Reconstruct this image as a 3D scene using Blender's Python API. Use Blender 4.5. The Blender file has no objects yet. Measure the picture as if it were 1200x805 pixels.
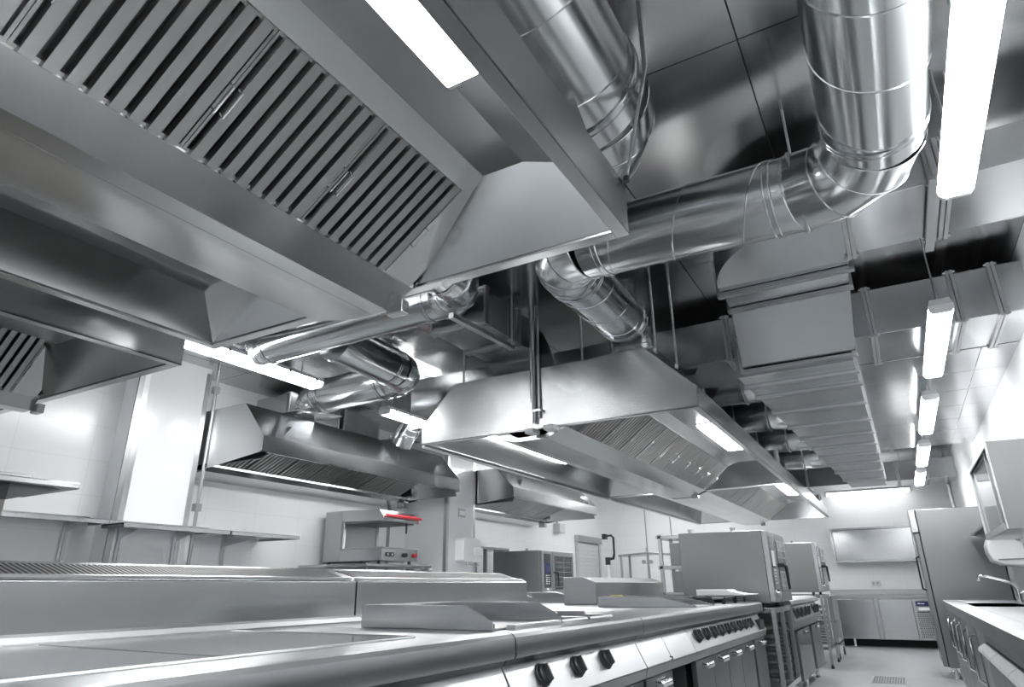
import bpy, bmesh, math, random
from mathutils import Vector, Matrix
random.seed(7)
SC = bpy.context.scene
COL = SC.collection
PI = math.pi

# ---------------------------------------------------------------- materials
def newmat(name):
    m = bpy.data.materials.new(name); m.use_nodes = True
    nt = m.node_tree; b = nt.nodes['Principled BSDF']
    return m, nt, b

def simple(name, col, rough=.5, metal=0., spec=.5):
    m, nt, b = newmat(name)
    b.inputs['Base Color'].default_value = (*col, 1)
    b.inputs['Roughness'].default_value = rough
    b.inputs['Metallic'].default_value = metal
    b.inputs['Specular IOR Level'].default_value = spec
    return m

def metal(name, col, rlo, rhi, stretch=(3, 3, 40), smudge=1.6, bump=.006, aniso=0.):
    """brushed sheet: fine grain in one direction and soft uneven polish"""
    m, nt, b = newmat(name); N = nt.nodes; L = nt.links
    tc = N.new('ShaderNodeTexCoord')
    mp = N.new('ShaderNodeMapping'); mp.inputs['Scale'].default_value = stretch
    L.new(tc.outputs['Object'], mp.inputs[0])
    n1 = N.new('ShaderNodeTexNoise'); n1.inputs['Scale'].default_value = 4; n1.inputs['Detail'].default_value = 1
    L.new(mp.outputs[0], n1.inputs[0])
    n2 = N.new('ShaderNodeTexNoise'); n2.inputs['Scale'].default_value = smudge; n2.inputs['Detail'].default_value = 3
    L.new(tc.outputs['Object'], n2.inputs[0])
    mx = N.new('ShaderNodeMath'); mx.operation = 'MULTIPLY_ADD'; mx.inputs[1].default_value = .03
    L.new(n1.outputs[0], mx.inputs[0]); L.new(n2.outputs[0], mx.inputs[2])
    mr = N.new('ShaderNodeMapRange'); mr.inputs[1].default_value = .33; mr.inputs[2].default_value = .75
    mr.inputs[3].default_value = rlo; mr.inputs[4].default_value = rhi
    L.new(mx.outputs[0], mr.inputs[0]); L.new(mr.outputs[0], b.inputs['Roughness'])
    hs = N.new('ShaderNodeMapRange'); hs.inputs[3].default_value = .985; hs.inputs[4].default_value = 1.015
    L.new(n1.outputs[0], hs.inputs[0])
    vm = N.new('ShaderNodeVectorMath'); vm.operation = 'SCALE'; vm.inputs[0].default_value = col
    L.new(hs.outputs[0], vm.inputs['Scale']); L.new(vm.outputs[0], b.inputs['Base Color'])
    b.inputs['Metallic'].default_value = 1
    b.inputs['Anisotropic'].default_value = aniso
    if bump > .5:
        bp = N.new('ShaderNodeBump'); bp.inputs['Strength'].default_value = bump; bp.inputs['Distance'].default_value = .02
        L.new(n2.outputs[0], bp.inputs['Height']); L.new(bp.outputs[0], b.inputs['Normal'])
    return m

def galv(name, col, rlo=.22, rhi=.4, scale=9):
    """galvanised sheet: faint spangle cells"""
    m, nt, b = newmat(name); N = nt.nodes; L = nt.links
    tc = N.new('ShaderNodeTexCoord')
    v = N.new('ShaderNodeTexVoronoi'); v.inputs['Scale'].default_value = scale
    L.new(tc.outputs['Object'], v.inputs['Vector'])
    n2 = N.new('ShaderNodeTexNoise'); n2.inputs['Scale'].default_value = 2.2; n2.inputs['Detail'].default_value = 4
    L.new(tc.outputs['Object'], n2.inputs[0])
    ad = N.new('ShaderNodeMath'); ad.operation = 'MULTIPLY_ADD'; ad.inputs[1].default_value = .03
    L.new(v.outputs['Color'], ad.inputs[0]); L.new(n2.outputs[0], ad.inputs[2])
    mr = N.new('ShaderNodeMapRange'); mr.inputs[1].default_value = .35; mr.inputs[2].default_value = .85
    mr.inputs[3].default_value = rlo; mr.inputs[4].default_value = rhi
    L.new(ad.outputs[0], mr.inputs[0]); L.new(mr.outputs[0], b.inputs['Roughness'])
    hs = N.new('ShaderNodeMapRange'); hs.inputs[1].default_value = .3; hs.inputs[2].default_value = .9; hs.inputs[3].default_value = .95; hs.inputs[4].default_value = 1.04
    L.new(ad.outputs[0], hs.inputs[0])
    vm = N.new('ShaderNodeVectorMath'); vm.operation = 'SCALE'; vm.inputs[0].default_value = col
    L.new(hs.outputs[0], vm.inputs['Scale']); L.new(vm.outputs[0], b.inputs['Base Color'])
    b.inputs['Metallic'].default_value = 1
    return m

def tiles(name, col, axes, size=(.6, .3), mortar=(.80, .81, .82), rough=.22):
    m, nt, b = newmat(name); N = nt.nodes; L = nt.links
    tc = N.new('ShaderNodeTexCoord'); sp = N.new('ShaderNodeSeparateXYZ'); cb = N.new('ShaderNodeCombineXYZ')
    L.new(tc.outputs['Object'], sp.inputs[0])
    L.new(sp.outputs[axes[0]], cb.inputs[0]); L.new(sp.outputs[axes[1]], cb.inputs[1])
    br = N.new('ShaderNodeTexBrick'); br.offset = 0; br.inputs['Scale'].default_value = 1
    br.inputs['Brick Width'].default_value = size[0]; br.inputs['Row Height'].default_value = size[1]
    br.inputs['Mortar Size'].default_value = .0025; br.inputs['Mortar Smooth'].default_value = .3
    br.inputs['Color1'].default_value = (*col, 1); br.inputs['Color2'].default_value = (*[c * .985 for c in col], 1)
    br.inputs['Mortar'].default_value = (*mortar, 1)
    L.new(cb.outputs[0], br.inputs[0]); L.new(br.outputs[0], b.inputs['Base Color'])
    b.inputs['Roughness'].default_value = rough
    return m

def emit(name, col, s):
    m, nt, b = newmat(name)
    b.inputs['Base Color'].default_value = (.9, .9, .9, 1)
    b.inputs['Emission Color'].default_value = (*col, 1)
    b.inputs['Emission Strength'].default_value = s
    return m

def floor_mat():
    m, nt, b = newmat('grey_resin_floor'); N = nt.nodes; L = nt.links
    tc = N.new('ShaderNodeTexCoord'); n = N.new('ShaderNodeTexNoise'); n.inputs['Scale'].default_value = 2.5; n.inputs['Detail'].default_value = 6
    L.new(tc.outputs['Object'], n.inputs[0])
    cr = N.new('ShaderNodeValToRGB'); cr.color_ramp.elements[0].color = (.30, .315, .33, 1); cr.color_ramp.elements[1].color = (.38, .395, .41, 1)
    L.new(n.outputs[0], cr.inputs[0]); L.new(cr.outputs[0], b.inputs['Base Color'])
    b.inputs['Roughness'].default_value = .38
    return m

STEEL = metal('brushed_steel', (.44, .45, .46), .19, .262)
STEELV = metal('brushed_steel_upright', (.42, .43, .44), .285, .38, (40, 40, 3))
HOOD = metal('hood_steel', (.55, .56, .565), .17, .262, (30, 2, 30), 1.2)
HOODE = metal('hood_end_steel', (.52, .53, .535), .18, .262, (30, 2, 2), 1.1)
PANELST = metal('control_panel_steel', (.40, .41, .42), .29, .36, (3, 3, 40))
HOODD = metal('hood_lining_steel', (.56, .57, .575), .17, .262, (30, 2, 30), 1.4)
FILT = metal('filter_steel', (.42, .42, .415), .285, .36, (3, 60, 60), 3)
CEIL = metal('ceiling_sheet', (.50, .50, .50), .14, .25, (2, 60, 2), .9, .004)
TOP = metal('worktop_steel', (.36, .37, .38), .33, .40, (30, 2, 30), 2)
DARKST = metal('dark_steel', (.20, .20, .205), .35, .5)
MIDST = metal('mid_grey_steel', (.38, .385, .39), .32, .48)  # mid-grey steel for rails, ledges and small plates
PLEN = metal('plenum_sheet', (.52, .53, .54), .14, .26, (2, 30, 2), .9, 0)
SINKTOP = metal('sink_top_steel', (.36, .37, .38), .285, .37, (30, 2, 30), 2)
GRILLE = metal('vent_grille_steel', (.34, .345, .35), .40, .5)
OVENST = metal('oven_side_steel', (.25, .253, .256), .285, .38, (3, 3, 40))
GALV = galv('galvanised_sheet', (.48, .50, .515), .18, .262)
SPIRAL = galv('spiral_pipe_sheet', (.54, .56, .57), .15, .25, 14)
CHROME = simple('chrome', (.75, .76, .77), .12, 1)
ALU = simple('aluminium_trim', (.62, .63, .64), .3, 1)
ZINC = simple('zinc_rod', (.45, .46, .47), .35, 1)
BLACK = simple('black_plastic', (.018, .019, .022), .35)
VOID = simple('dark_inside', (.02, .02, .02), .7)  # near black that stands in for the shade inside openings
GLASSK = simple('black_oven_glass', (.03, .033, .036), .06)
HOBG = simple('dark_ceramic_glass', (.16, .165, .17), .12, 0, .8)
RED = simple('red_handle', (.36, .02, .03), .35)
WHITEP = simple('white_plastic', (.82, .83, .84), .35)
GREYP = simple('light_grey_plastic', (.62, .64, .65), .4)
PAPER = simple('white_board', (.85, .85, .84), .6)
YEL = simple('yellow_sponge', (.42, .37, .16), .8)
BEIGE = simple('greige_enamel', (.50, .48, .44), .4)
BLUE = simple('navy_display', (.02, .03, .10), .15)
IRON = simple('cast_iron', (.04, .04, .042), .5, .3)
FLOOR = floor_mat()
WALLX = tiles('white_wall_tiles', (.91, .925, .94), (1, 2))
WALLY = tiles('white_wall_tiles_back', (.91, .925, .94), (0, 2))
WPAINT = simple('white_smooth_panel', (.86, .88, .90), .18)
LAMP = emit('lamp_diffuser', (1, 1, 1), 12.)
LAMPW = emit('lamp_diffuser_wall_side', (1, 1, 1), 16.)
LAMPB = emit('back_lamp_diffuser', (1, 1, 1), 2.2)
ADDLAMP = emit('added_lamp_diffuser', (1, 1, .99), 6.)  # glow of added fill lamps that stay out of view
HLAMP = emit('hood_lamp_diffuser', (1, 1, .99), 17.)
SEALANT = simple('dark_joint', (.03, .03, .03), .8)

def sliding_glass():
    m, nt, b = newmat('sliding_glass')
    b.inputs['Base Color'].default_value = (.8, .84, .86, 1); b.inputs['Roughness'].default_value = .05
    b.inputs['Transmission Weight'].default_value = .75; b.inputs['IOR'].default_value = 1.3
    return m
GLASS = sliding_glass()

# ---------------------------------------------------------------- mesh building
def V(*a): return Vector(a)

class MB:
    def __init__(s): s.v = []; s.f = []; s.mi = []; s.cur = 0; s.round = False
    def add(s, vs, fs):
        b = len(s.v); s.v += [tuple(x) for x in vs]
        for f in fs: s.f.append([b + i for i in f]); s.mi.append(s.cur)
        return s
    def box(s, x0, x1, y0, y1, z0, z1):
        v = [(x, y, z) for x in (x0, x1) for y in (y0, y1) for z in (z0, z1)]
        return s.add(v, [(0, 1, 3, 2), (4, 6, 7, 5), (0, 4, 5, 1), (2, 3, 7, 6), (0, 2, 6, 4), (1, 5, 7, 3)])
    def prism(s, poly, ax, lo, hi):
        def P(a, b, t): return {'x': (t, a, b), 'y': (a, t, b), 'z': (a, b, t)}[ax]
        n = len(poly)
        v = [P(a, b, lo) for a, b in poly] + [P(a, b, hi) for a, b in poly]
        return s.add(v, [list(range(n))[::-1], list(range(n, 2 * n))] + [(i, (i + 1) % n, n + (i + 1) % n, n + i) for i in range(n)])
    def hexa(s, p):   # 8 corners: 4 below, 4 above, same order
        return s.add(p, [(3, 2, 1, 0), (4, 5, 6, 7)] + [(i, (i + 1) % 4, 4 + (i + 1) % 4, 4 + i) for i in range(4)])
    def sheet(s, pts, th=.002):   # a folded sheet given as a list of quads' shared edge pairs [(a,b),(a,b)...] with thickness
        vs = []; n = len(pts)
        for i, (a, b) in enumerate(pts):
            a, b = Vector(a), Vector(b)
            q = Vector(pts[i + 1][0]) - a if i < n - 1 else a - Vector(pts[i - 1][0])
            nn = q.cross(b - a)
            nn = nn.normalized() if nn.length > 1e-9 else Vector((0, 0, 1))
            vs += [a, b, a + nn * th, b + nn * th]
        fs = []
        for i in range(n - 1):
            o = 4 * i
            fs += [(o, o + 1, o + 5, o + 4), (o + 2, o + 6, o + 7, o + 3), (o, o + 4, o + 6, o + 2), (o + 1, o + 3, o + 7, o + 5)]
        fs += [(0, 2, 3, 1), (4 * n - 4, 4 * n - 3, 4 * n - 1, 4 * n - 2)]
        return s.add(vs, fs)
    def sweep(s, pts, r, n=24, cap=True, closed=False, ang0=0.):
        """tube along a polyline with mitred joints; r a number or one per point"""
        pts = [Vector(p) for p in pts]; m = len(pts); s.round = True
        R = r if isinstance(r, (list, tuple)) else [r] * m
        d0 = (pts[1] - pts[0]).normalized()
        up = Vector((0, 0, 1)) if abs(d0.z) < .9 else Vector((0, 1, 0))
        a = d0.cross(up).normalized(); b = a.cross(d0)
        rings = []
        dirs = [(pts[(i + 1) % m] - pts[i]).normalized() for i in range(m if closed else m - 1)]
        if closed:
            t0 = (dirs[-1] + dirs[0]).normalized()
            ring = []
            for k in range(n):
                t = ang0 + 2 * PI * k / n
                q = a * math.cos(t) + b * math.sin(t)
                q = q - d0 * (q.dot(t0) / d0.dot(t0)); ring.append(q)
        else:
            ring = [a * math.cos(ang0 + 2 * PI * k / n) + b * math.sin(ang0 + 2 * PI * k / n) for k in range(n)]
        rings.append(ring)
        for i in range(1, m):
            din = dirs[i - 1]
            dout = dirs[i] if i < len(dirs) else din
            t = (din + dout); t = t.normalized() if t.length > 1e-6 else din
            nr = []
            for q in rings[-1]:
                nr.append(q - din * (q.dot(t) / din.dot(t)))
            rings.append(nr)
        base = []
        for i, ring in enumerate(rings):
            for q in ring: base.append(pts[i] + q * R[i])
        fs = []
        for i in range(m - 1 if not closed else m):
            j = (i + 1) % m
            for k in range(n):
                k2 = (k + 1) % n
                fs.append((i * n + k, i * n + k2, j * n + k2, j * n + k))
        if cap and not closed:
            fs.append(list(range(n))[::-1]); fs.append([(m - 1) * n + k for k in range(n)])
        s.add(base, fs)
        return [[pts[i] + q * R[i] for q in ring] for i, ring in enumerate(rings)]
    def cyl(s, p, q, r, n=20, r2=None):
        s.sweep([p, q], [r, r if r2 is None else r2], n); return s
    def build(s, name, mat, parent=None, bevel=0., ang=None, seg=2):
        off = Vector((0, 0, 0)); q = parent
        while q is not None: off += q.location; q = q.parent
        me = bpy.data.meshes.new(name)
        me.from_pydata([tuple(Vector(v) - off) for v in s.v], [], s.f)
        mats = mat if isinstance(mat, (list, tuple)) else [mat]
        for m in mats: me.materials.append(m)
        if len(mats) > 1:
            for p, i in zip(me.polygons, s.mi): p.material_index = i
        bm = bmesh.new(); bm.from_mesh(me)
        bmesh.ops.recalc_face_normals(bm, faces=bm.faces)
        bm.to_mesh(me); bm.free()
        for p in me.polygons: p.use_smooth = True
        me.set_sharp_from_angle(angle=math.radians(ang or (35 if s.round else 12)))
        o = bpy.data.objects.new(name, me); COL.objects.link(o)
        if parent is not None: o.parent = parent
        if bevel:
            md = o.modifiers.new('edge', 'BEVEL'); md.width = bevel; md.segments = seg; md.limit_method = 'ANGLE'; md.angle_limit = math.radians(40)
            md.harden_normals = True
        return o

def tag(o, label, cat, group=None):
    o['label'] = label; o['category'] = cat
    if group: o['group'] = group
    return o
def thing(name, label, cat, loc=(0, 0, 0), group=None):
    o = bpy.data.objects.new(name, None); o.empty_display_size = .1; o.location = loc; COL.objects.link(o)
    return tag(o, label, cat, group)
def struct(o): o['kind'] = 'structure'; return o
def bx(*a): return MB().box(*a)
def copy_tree(o, parent=None):
    c = o.copy(); COL.objects.link(c)
    if parent is not None: c.parent = parent
    for ch in list(o.children): copy_tree(ch, c)
    return c

def arc_path(pts, R, k=4):
    """round the inner corners of a polyline with k-segment bends; returns points and the span of every bend"""
    out = [Vector(pts[0])]; bends = []
    for i in range(1, len(pts) - 1):
        p = Vector(pts[i]); u = (Vector(pts[i - 1]) - p).normalized(); w = (Vector(pts[i + 1]) - p).normalized()
        th = PI - u.angle(w)            # turn
        rr = R[i - 1] if isinstance(R, (list, tuple)) else R
        t = rr * math.tan(th / 2)
        c = p + (u + w).normalized() * (rr / math.cos(th / 2))
        s0 = p + u * t; e0 = p + w * t
        va = s0 - c; vb = e0 - c
        st = len(out)
        for j in range(k + 1):
            f = j / k
            ang = th * f
            q = (va * math.sin(th - ang) + vb * math.sin(ang)) / math.sin(th)
            out.append(c + q)
        bends.append((st, len(out) - 1))
    out.append(Vector(pts[-1]))
    return out, bends

def bead(mb, ring, r=.006):
    mb.sweep(ring, r, 6, closed=True)

def ring_at(p, d, r, n=28):
    d = Vector(d).normalized(); up = Vector((0, 0, 1)) if abs(d.z) < .9 else Vector((0, 1, 0))
    a = d.cross(up).normalized(); b = a.cross(d)
    return [Vector(p) + (a * math.cos(2 * PI * k / n) + b * math.sin(2 * PI * k / n)) * r for k in range(n)]

def spiral(mb, p, q, r, pitch, br=.004):
    p, q = Vector(p), Vector(q); d = (q - p); L = d.length; d.normalize()
    up = Vector((0, 0, 1)) if abs(d.z) < .9 else Vector((0, 1, 0))
    a = d.cross(up).normalized(); b = a.cross(d)
    n = max(12, int(L / pitch * 28)); pts = []
    for i in range(n + 1):
        t = L * i / n; an = 2 * PI * t / pitch
        pts.append(p + d * t + (a * math.cos(an) + b * math.sin(an)) * r)
    mb.sweep(pts, br, 5)

def round_duct(name, label, pts, r, R, group=None, k=4, pitch=.0, mat=None, straps=(), collars=(), cap0=False):
    """round sheet-metal duct: straight pipes, segmented elbows with raised seams, clamp rings"""
    mat = mat or SPIRAL
    t = thing(name, label, 'duct', tuple(pts[-1]), group)
    P, bends = arc_path(pts, R, k)
    cur = 0
    for (a, b) in bends + [(len(P) - 1, None)]:
        if a > cur or b is None:
            p, q = P[cur], P[a if b is not None else len(P) - 1]
            if (q - p).length > .02:
                m = MB(); m.sweep([p, q], r, 36, cap=False)
                m.build('straight_pipe', mat, t)
                if pitch:
                    m = MB(); spiral(m, p, q, r, pitch); m.build('spiral_seam', mat, t)
        if b is None: break
        m = MB(); rg = m.sweep(P[a:b + 1], r * 1.012, 36, cap=False)
        # the end rings take the mitre of the bend; seams on every segment joint
        for g in rg: bead(m, g[::1], .0038)
        m.build('elbow', mat, t)
        for end, dr in ((P[a], (P[a] - P[max(a - 1, 0)])), (P[b], (P[b] - P[min(b + 1, len(P) - 1)]))):
            if dr.length > .1:
                dn = dr.normalized(); c0 = end - dn * .10
                m = MB(); m.sweep([c0 - dn * .012, c0 + dn * .012], r * 1.03, 36, cap=False)
                m.sweep(ring_at(c0 - dn * .012, dn, r * 1.02), .005, 6, closed=True)
                m.sweep(ring_at(c0 + dn * .012, dn, r * 1.02), .005, 6, closed=True)
                m.build('clamp', GALV, t)
        cur = b
    if cap0:
        dn = (P[1] - P[0]).normalized(); m = MB(); m.sweep([P[0], P[0] + dn * .03], r * 1.02, 36); m.build('end_cap', GALV, t)
    for (p, dr) in collars:
        p = Vector(p); dn = Vector(dr).normalized()
        m = MB(); m.sweep([p, p + dn * .06], r * 1.04, 36, cap=False); bead(m, ring_at(p + dn * .03, dn, r * 1.05), .006)
        m.box(p.x - r * 1.25, p.x + r * 1.25, p.y - r * 1.25, p.y + r * 1.25, p.z, p.z + .012) if abs(dn.z) > .9 else None
        m.build('collar', GALV, t)
    for (p, dr, top) in straps:
        p = Vector(p); m = MB(); dn = Vector(dr).normalized()
        rg = ring_at(p, dn, r * 1.03)
        m.sweep(rg, .009, 6, closed=True)
        m.sweep([p + Vector((0, 0, r)), Vector((p.x, p.y, top))], .006, 8)
        m.build('hanger_strap', ZINC, t)
    return t

# ---------------------------------------------------------------- room
CZ = 3.1; XL, XR = -5.95, 1.03; YB, YF = 14.6, -3.6
struct(bx(XL - .2, XR + .2, YF - .2, YB + .2, -.1, 0).build('floor', FLOOR))
m = MB(); m.cur = 1; m.box(XL - .2, XR + .2, YF - .2, YB + .2, CZ + .012, CZ + .12); m.cur = 0
xs = [-.19 + .75 * k for k in range(-9, 4)]; ys = [2.2 + 1.87 * k for k in range(-4, 9)]
for i in range(len(xs) - 1):
    for j in range(len(ys) - 1):
        a, b, c, d = max(xs[i], XL) + .003, min(xs[i + 1], XR) - .003, max(ys[j], YF) + .003, min(ys[j + 1], YB) - .003
        if b - a > .02 and d - c > .02: m.box(a, b, c, d, CZ, CZ + .014)
struct(m.build('ceiling', [CEIL, SEALANT]))
struct(bx(XL - .2, XL, YF, YB, 0, CZ).build('wall_left', WALLX))
struct(bx(XR, XR + .2, YF, YB, 0, CZ).build('wall_right', WALLX))
struct(bx(XL, XR, YB, YB + .2, 0, CZ).build('wall_back', WALLY))
m = MB(); m.box(XL, XR, YF - .2, YF, 0, .5); m.box(XL, XR, YF - .2, YF, 2.95, CZ); m.box(XL, -5.5, YF - .2, YF, .5, 2.95); m.box(.6, XR, YF - .2, YF, .5, 2.95); m.box(-2.6, -2.2, YF - .2, YF, .5, 2.95)
struct(m.build('wall_front', WALLY))
for i, (a, b) in enumerate(((-5.5, -2.6), (-2.2, .6))):      # framed opening added behind the viewer to let fill light in
    m = MB(); m.box(a, b, YF - .12, YF - .06, .5, .56); m.box(a, b, YF - .12, YF - .06, 2.89, 2.95); m.box(a, a + .06, YF - .12, YF - .06, .56, 2.89); m.box(b - .06, b, YF - .12, YF - .06, .56, 2.89); m.box((a + b) / 2 - .03, (a + b) / 2 + .03, YF - .12, YF - .06, .56, 2.89)
    struct(m.build('window_%d' % (i + 1), ALU))
struct(bx(XL, -5.65, 3.17, 3.82, 0, CZ).build('pillar_panel', WPAINT))
struct(bx(XL, -5.25, 7.35, 8.05, 0, CZ).build('pillar_panel', WPAINT))
# corner guards and cover strips on the white wall
def guard(n, x, y, sx, sy):
    m = MB(); t = .0025; w = .05
    m.prism([(x, y), (x + sx * w, y), (x + sx * w, y + sy * -t), (x - sx * t, y + sy * -t), (x - sx * t, y + sy * w), (x, y + sy * w)], 'z', 0, CZ - .05)
    struct(m.build('trim_%d' % n, ALU))
guard(1, -5.65, 3.17, -1, 1); guard(2, -5.65, 3.82, -1, -1); guard(3, -5.25, 7.35, -1, 1); guard(4, -5.25, 8.05, -1, -1)
struct(bx(-5.662, -5.644, 3.12, 3.168, 0, 2.9).build('trim_5', MIDST))
struct(bx(-5.95, -5.935, 6.95, 7.0, .9, 2.2).build('trim_6', MIDST))
struct(bx(XR - .012, XR, YF, YB, .0, .1).build('baseboard_right', GREYP))
struct(bx(XL, XR, YB - .012, YB, .0, .1).build('baseboard_back', GREYP))

def conduit(label, pts, r=.022, mat=None, boxes=()):
    t = thing('conduit_pipe', label, 'pipe', pts[0])
    m = MB(); m.sweep(pts, r, 12); m.build('pipe', mat or ALU, t)
    for b in boxes: bx(*b).build('clip', ZINC, t, .003)
    return t
conduit('thin zinc conduit running up the tiled pier beside the first wall hood', [(-5.62, 3.87, 0.0), (-5.62, 3.87, 2.86), (-5.62, 3.87, 3.1)], .016, ZINC,
        [(-5.65, -5.595, 3.84, 3.9, 2.86, 2.93), (-5.66, -5.595, 3.84, 3.9, 1.72, 1.79)])
conduit('shiny pipe dropping from the ceiling into the far corner of the back wall', [(1.0, 14.35, 3.1), (.99, 14.35, 2.5), (1.0, 14.35, 0)], .03, ALU, [(.96, 1.03, 14.3, 14.4, 2.72, 2.8)])

# ---------------------------------------------------------------- extraction hoods
def baffle_filter(parent, A, B, y0, y1, n, handle=True):
    """A = upper edge (x,z), B = lower edge; stripes run from A to B"""
    A = Vector((A[0], 0, A[1])); B = Vector((B[0], 0, B[1]))
    d = (B - A); L = d.length; d.normalize()
    nrm = Vector((d.z, 0, -d.x))
    if nrm.z > 0: nrm = -nrm                    # faces down into the hood
    def P(u, y, h): q = A + d * u + nrm * h; return (q.x, y, q.z)
    m = MB(); fr = .012; g = .001
    a, b = y0 + g, y1 - g
    for (u0, u1, c0, c1) in ((0, fr, a, b), (L - fr, L, a, b), (fr, L - fr, a, a + .008), (fr, L - fr, b - .008, b)):
        m.hexa([P(u0, c0, .0), P(u1, c0, .0), P(u1, c1, .0), P(u0, c1, .0), P(u0, c0, -.03), P(u1, c0, -.03), P(u1, c1, -.03), P(u0, c1, -.03)])
    f = m.build('filter', FILT, parent)
    m = MB(); w = (b - a - .02) / n
    for i in range(n):
        c = a + .01 + w * (i + .5); u0, u1 = .003, L - .003
        for (off, h, lo, hi) in ((0, .37, -.006, .016),):
            # raised channel: flat crown, sloping flanks, turned-in rims
            e = [(c - w * h, lo), (c - w * h * .82, hi), (c + w * h * .82, hi), (c + w * h, lo)]
            for k in range(3):
                (e0, h0), (e1, h1) = e[k], e[k + 1]
                m.hexa([P(u0, e0, h0), P(u1, e0, h0), P(u1, e1, h1), P(u0, e1, h1), P(u0, e0, h0 - .002), P(u1, e0, h0 - .002), P(u1, e1, h1 - .002), P(u0, e1, h1 - .002)])
    m.build('baffle_slats', FILT, f)
    m = MB(); m.hexa([P(.01, a, -.026), P(L - .01, a, -.026), P(L - .01, b, -.026), P(.01, b, -.026), P(.01, a, -.03), P(L - .01, a, -.03), P(L - .01, b, -.03), P(.01, b, -.03)])
    m.build('filter_backing', DARKST, f)
    if handle:
        for yy in (a + .012, b - .012):
            m = MB(); u = L * .55
            m.sweep([P(u - .04, yy, .012), P(u - .04, yy, .04), P(u + .04, yy, .04), P(u + .04, yy, .012)], .0028, 8)
            m.build('handle', CHROME, f)
    return f

def half_lining(t, X, S, u, y0, y1, zb, fl0, fl1, nb, fs, lamps, handles=True, lw=(.16, .295)):
    """X outer edge, S inward sign; u = (lip, lamp0, lamp1, fup, flow, rail, mid), heights zl zu zf zr"""
    lip, l0, l1, fu, fw, rail, mid, zl, zu, zf, zr = u
    x = lambda k: X + S * k
    pr = [(x(lip), zb + .012), (x(l0), zl), (x(l1), zl), (x(fu), zu)]
    m = MB(); m.sheet([((a, y0 + .05, b), (a, y1 - .05, b)) for a, b in pr], .003)
    m.build('lining_panel', HOODD, t)
    n = max(1, round((fl1 - fl0) / fs)); w = (fl1 - fl0) / n
    for i in range(n):
        baffle_filter(t, (x(fu), zu), (x(fw), zf), fl0 + i * w, fl0 + (i + 1) * w, nb, handles)
    A_ = Vector((x(fu), 0, zu)); B_ = Vector((x(fw), 0, zf)); q = (B_ - A_).normalized(); nn = Vector((q.z, 0, -q.x)); nn = nn if nn.z < 0 else -nn
    for (c0, c1) in ((y0 + .08, fl0), (fl1, y1 - .07)):
        m = MB(); o = nn * .004
        m.hexa([(A_.x, c0, A_.z), (B_.x, c0, B_.z), (B_.x, c1, B_.z), (A_.x, c1, A_.z), (A_.x + o.x, c0, A_.z + o.z), (B_.x + o.x, c0, B_.z + o.z), (B_.x + o.x, c1, B_.z + o.z), (A_.x + o.x, c1, A_.z + o.z)])
        m.build('filler_plate', HOODD, t)
    for (c0, c1) in lamps:
        xa, xb = sorted((x(lw[0]), x(lw[1])))
        lm = bx(xa - .012, xb + .012, c0 - .03, c1 + .03, zl - .012, zl - .001).build('lamp', ALU, t, .004)
        bx(xa, xb, c0, c1, zl - .034, zl - .012).build('lamp_diffuser', HLAMP, lm, .008)

def island_hood(label, x0, x1, y0, y1, zb, zs, zt, ur, ul, lamps_r, lamps_l, tx, nb=8, group=None, fl=None, handles=True, lw=(.16, .295), lwl=(.16, .295)):
    t = thing('extraction_hood', label, 'hood', ((x0 + x1) / 2, y1, zb), group)
    th = .0
    # outer skin: skirts, sloping cheeks, flat top, end panels
    prof = [(x1, zb), (x1, zs), (tx[1], zt), (tx[0], zt), (x0, zs), (x0, zb)]
    m = MB(); m.sheet([((a, y0, b), (a, y1, b)) for a, b in prof], .0025); m.build('canopy', HOOD, t)
    for ya, yb in ((y0, y0 + .003), (y1 - .003, y1)):
        m = MB(); m.prism(prof, 'y', ya, yb); m.build('end_panel', HOODE, t)
    m = MB(); lp = .045
    m.box(x1 - lp, x1, y0, y1, zb, zb + .012); m.box(x0, x0 + lp, y0, y1, zb, zb + .012)
    m.box(x0 + lp, x1 - lp, y1 - lp, y1, zb, zb + .012); m.box(x0 + lp, x1 - lp, y0, y0 + lp, zb, zb + .012)
    m.build('rim', HOODD, t, .003)
    if zs < 2.28:
        m = MB(); m.sweep([(x0 + .012, y0 + .01, zb - .012), (x0 + .012, y1 - .01, zb - .012)], .014, 12); m.build('edge_tube', CHROME, t)
    fl0, fl1 = fl or (y0 + .33, y1 - .12)
    half_lining(t, x1, -1, ur, y0, y1, zb, fl0, fl1, nb, .41, lamps_r, handles, lw)
    half_lining(t, x0, 1, ul, y0, y1, zb, fl0, fl1, nb, .41, lamps_l, False, lwl)
    # sloping end linings
    zl, zu = ur[7], ur[8]
    for ye, s in ((y1, -1), (y0, 1)):
        pts = [(ye + s * .045, zb + .012), (ye + s * .195, zl), (ye + s * .30, zl + .08)]
        m = MB(); m.sheet([((x0 + .045, a, b), (x1 - .045, a, b)) for a, b in pts], .003); m.build('end_lining', HOODD, t)
    # grease trough down the middle
    zf, zr = ur[9], ur[10]
    a = x1 - ur[4]; b = x1 - ur[5]; c = x0 + ul[5]; d = x0 + ul[4] + .035; mm = (b + c) / 2
    m = MB()
    m.prism([(a, zf - .004), (a + .006, zf + .012), (a - .03, zf + .012), (b - .02, zr + .03), (c + .02, zr + .03), (d + .03, zf + .012), (d - .05, zf + .002), (d - .05, zf - .03), (c, zr), (mm - .001, zr), (mm, zr + .004), (mm + .001, zr), (b, zr)][::-1], 'y', y0 + .03, y1 - .05)
    tr = m.build('grease_trough', HOODD, t, .004)
    m = MB(); m.box(b - .005, b + .075, y1 - .055, y1 - .012, zr - .02, zr + .035); m.build('drain_cup', STEEL, tr, .004)
    return t

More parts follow.
